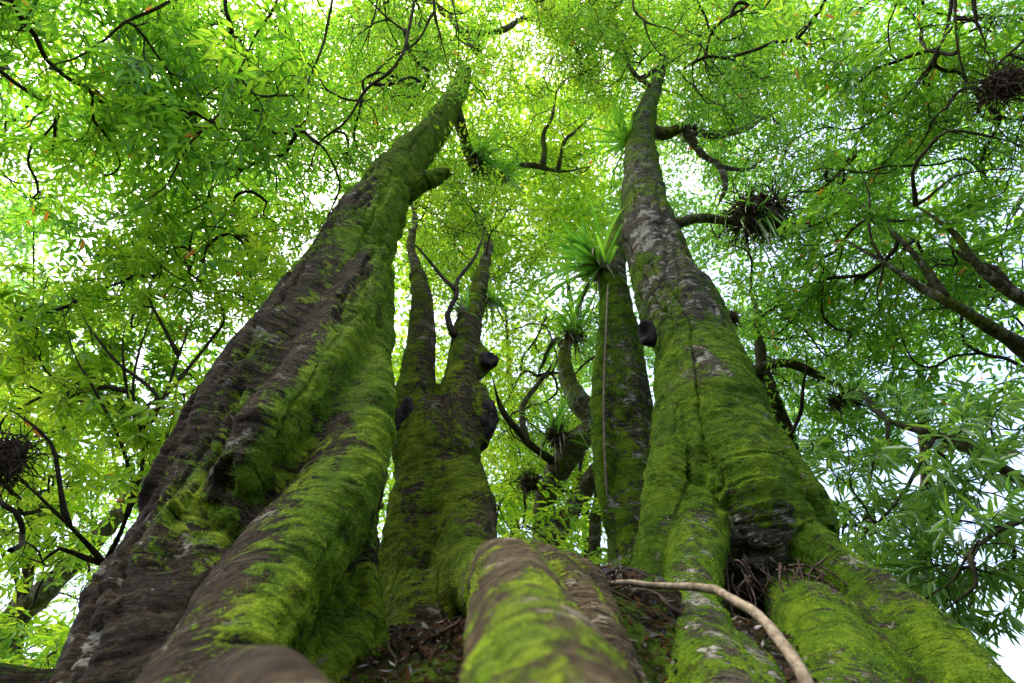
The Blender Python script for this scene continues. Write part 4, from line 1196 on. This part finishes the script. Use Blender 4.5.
# leaf litter and rootlets in the hollows between the roots
def litter(n, cx, cy, sx, sy):
    x = rng.normal(cx, sx, n); y = rng.normal(cy, sy, n)
    z = ground_z(x, y) + .010 + .05 * rng.random(n)
    return np.stack([x, y, z], 1)
c0 = at_y(375, 655, 2.8); c1_ = at_y(640, 610, 2.8); c2_ = at_y(780, 610, 3.4)
LP = np.vstack([litter(4600, c0[0], c0[1], .38, .5), litter(5200, c1_[0], c1_[1], .4, .45), litter(1500, c2_[0], c2_[1], .5, .5), litter(3500, -.3, 2.2, .9, 1.0)])
n = len(LP)
D = rng.normal(0, 1, (n, 3)); D[:, 2] *= .45; D /= np.linalg.norm(D, axis=1)[:, None]
Nn = np.array([0, 0, 1.0]) + rng.normal(0, .6, (n, 3)); S = np.cross(Nn, D); S /= np.linalg.norm(S, axis=1)[:, None] + 1e-9
Nn = np.cross(D, S)
ln = (.015 + .055 * rng.random(n) ** 2)[:, None]; wd = ln * rng.uniform(.2, .45, n)[:, None]
V = np.stack([LP - D * ln * .5, LP - S * wd * .5 + Nn * wd * .2, LP + D * ln * .5 + Nn * ln * .15, LP + S * wd * .5 + Nn * wd * .2], 1).reshape(-1, 3)
obj('leaf_litter', new_mesh('leaf_litter', V, np.arange(n * 4).reshape(-1, 4), False, M['litter']), kind='stuff', label='dead leaves caught between the roots', category='leaf litter')



# ------------------------------------------------------------------ light, camera
world = bpy.data.worlds.new('World'); scene.world = world; world.use_nodes = True
wt = world.node_tree; wt.nodes.clear()
SUN_EL, SUN_AZ = math.radians(72), math.radians(-85)     # azimuth from +Y towards +X
sky = wt.nodes.new('ShaderNodeTexSky'); sky.sky_type = 'NISHITA'; sky.sun_disc = False
sky.sun_elevation = SUN_EL; sky.sun_rotation = SUN_AZ
sky.air_density = 1.0; sky.dust_density = 6.0; sky.ozone_density = .6
bg = wt.nodes.new('ShaderNodeBackground'); bg.inputs['Strength'].default_value = .15
wo = wt.nodes.new('ShaderNodeOutputWorld')
wt.links.new(sky.outputs[0], bg.inputs['Color']); wt.links.new(bg.outputs[0], wo.inputs['Surface'])
sd = bpy.data.lights.new('sun', 'SUN'); sd.energy = 1.5; sd.angle = math.radians(18); sd.color = (1, .95, .85)
so = bpy.data.objects.new('sun', sd); COL.objects.link(so)
from mathutils import Vector
dv = Vector((math.sin(SUN_AZ) * math.cos(SUN_EL), math.cos(SUN_AZ) * math.cos(SUN_EL), math.sin(SUN_EL)))
so.rotation_euler = dv.to_track_quat('Z', 'Y').to_euler()

cd = bpy.data.cameras.new('camera'); cam = bpy.data.objects.new('camera', cd); COL.objects.link(cam)
cam.location = CAM; cam.rotation_euler = (math.pi / 2 + PITCH, 0, 0)
cd.sensor_width = 36; cd.lens = 36 * F / 1024; cd.clip_start = .02; cd.clip_end = 3000
cd.dof.use_dof = True; cd.dof.focus_distance = 5.2; cd.dof.aperture_fstop = 2.4
scene.camera = cam
scene.view_settings.view_transform = 'Standard'; scene.view_settings.look = 'None'
scene.view_settings.exposure = 2.28
scene.view_settings.gamma = 1
scene.render.engine = 'CYCLES'
c = scene.cycles
c.use_denoising = True; c.denoiser = 'OPENIMAGEDENOISE'
c.max_bounces = 7; c.diffuse_bounces = 5; c.glossy_bounces = 2; c.transmission_bounces = 6; c.transparent_max_bounces = 4
c.sample_clamp_indirect = 6
c.caustics_reflective = False; c.caustics_refractive = False
print('LEAVES', LEAVES)
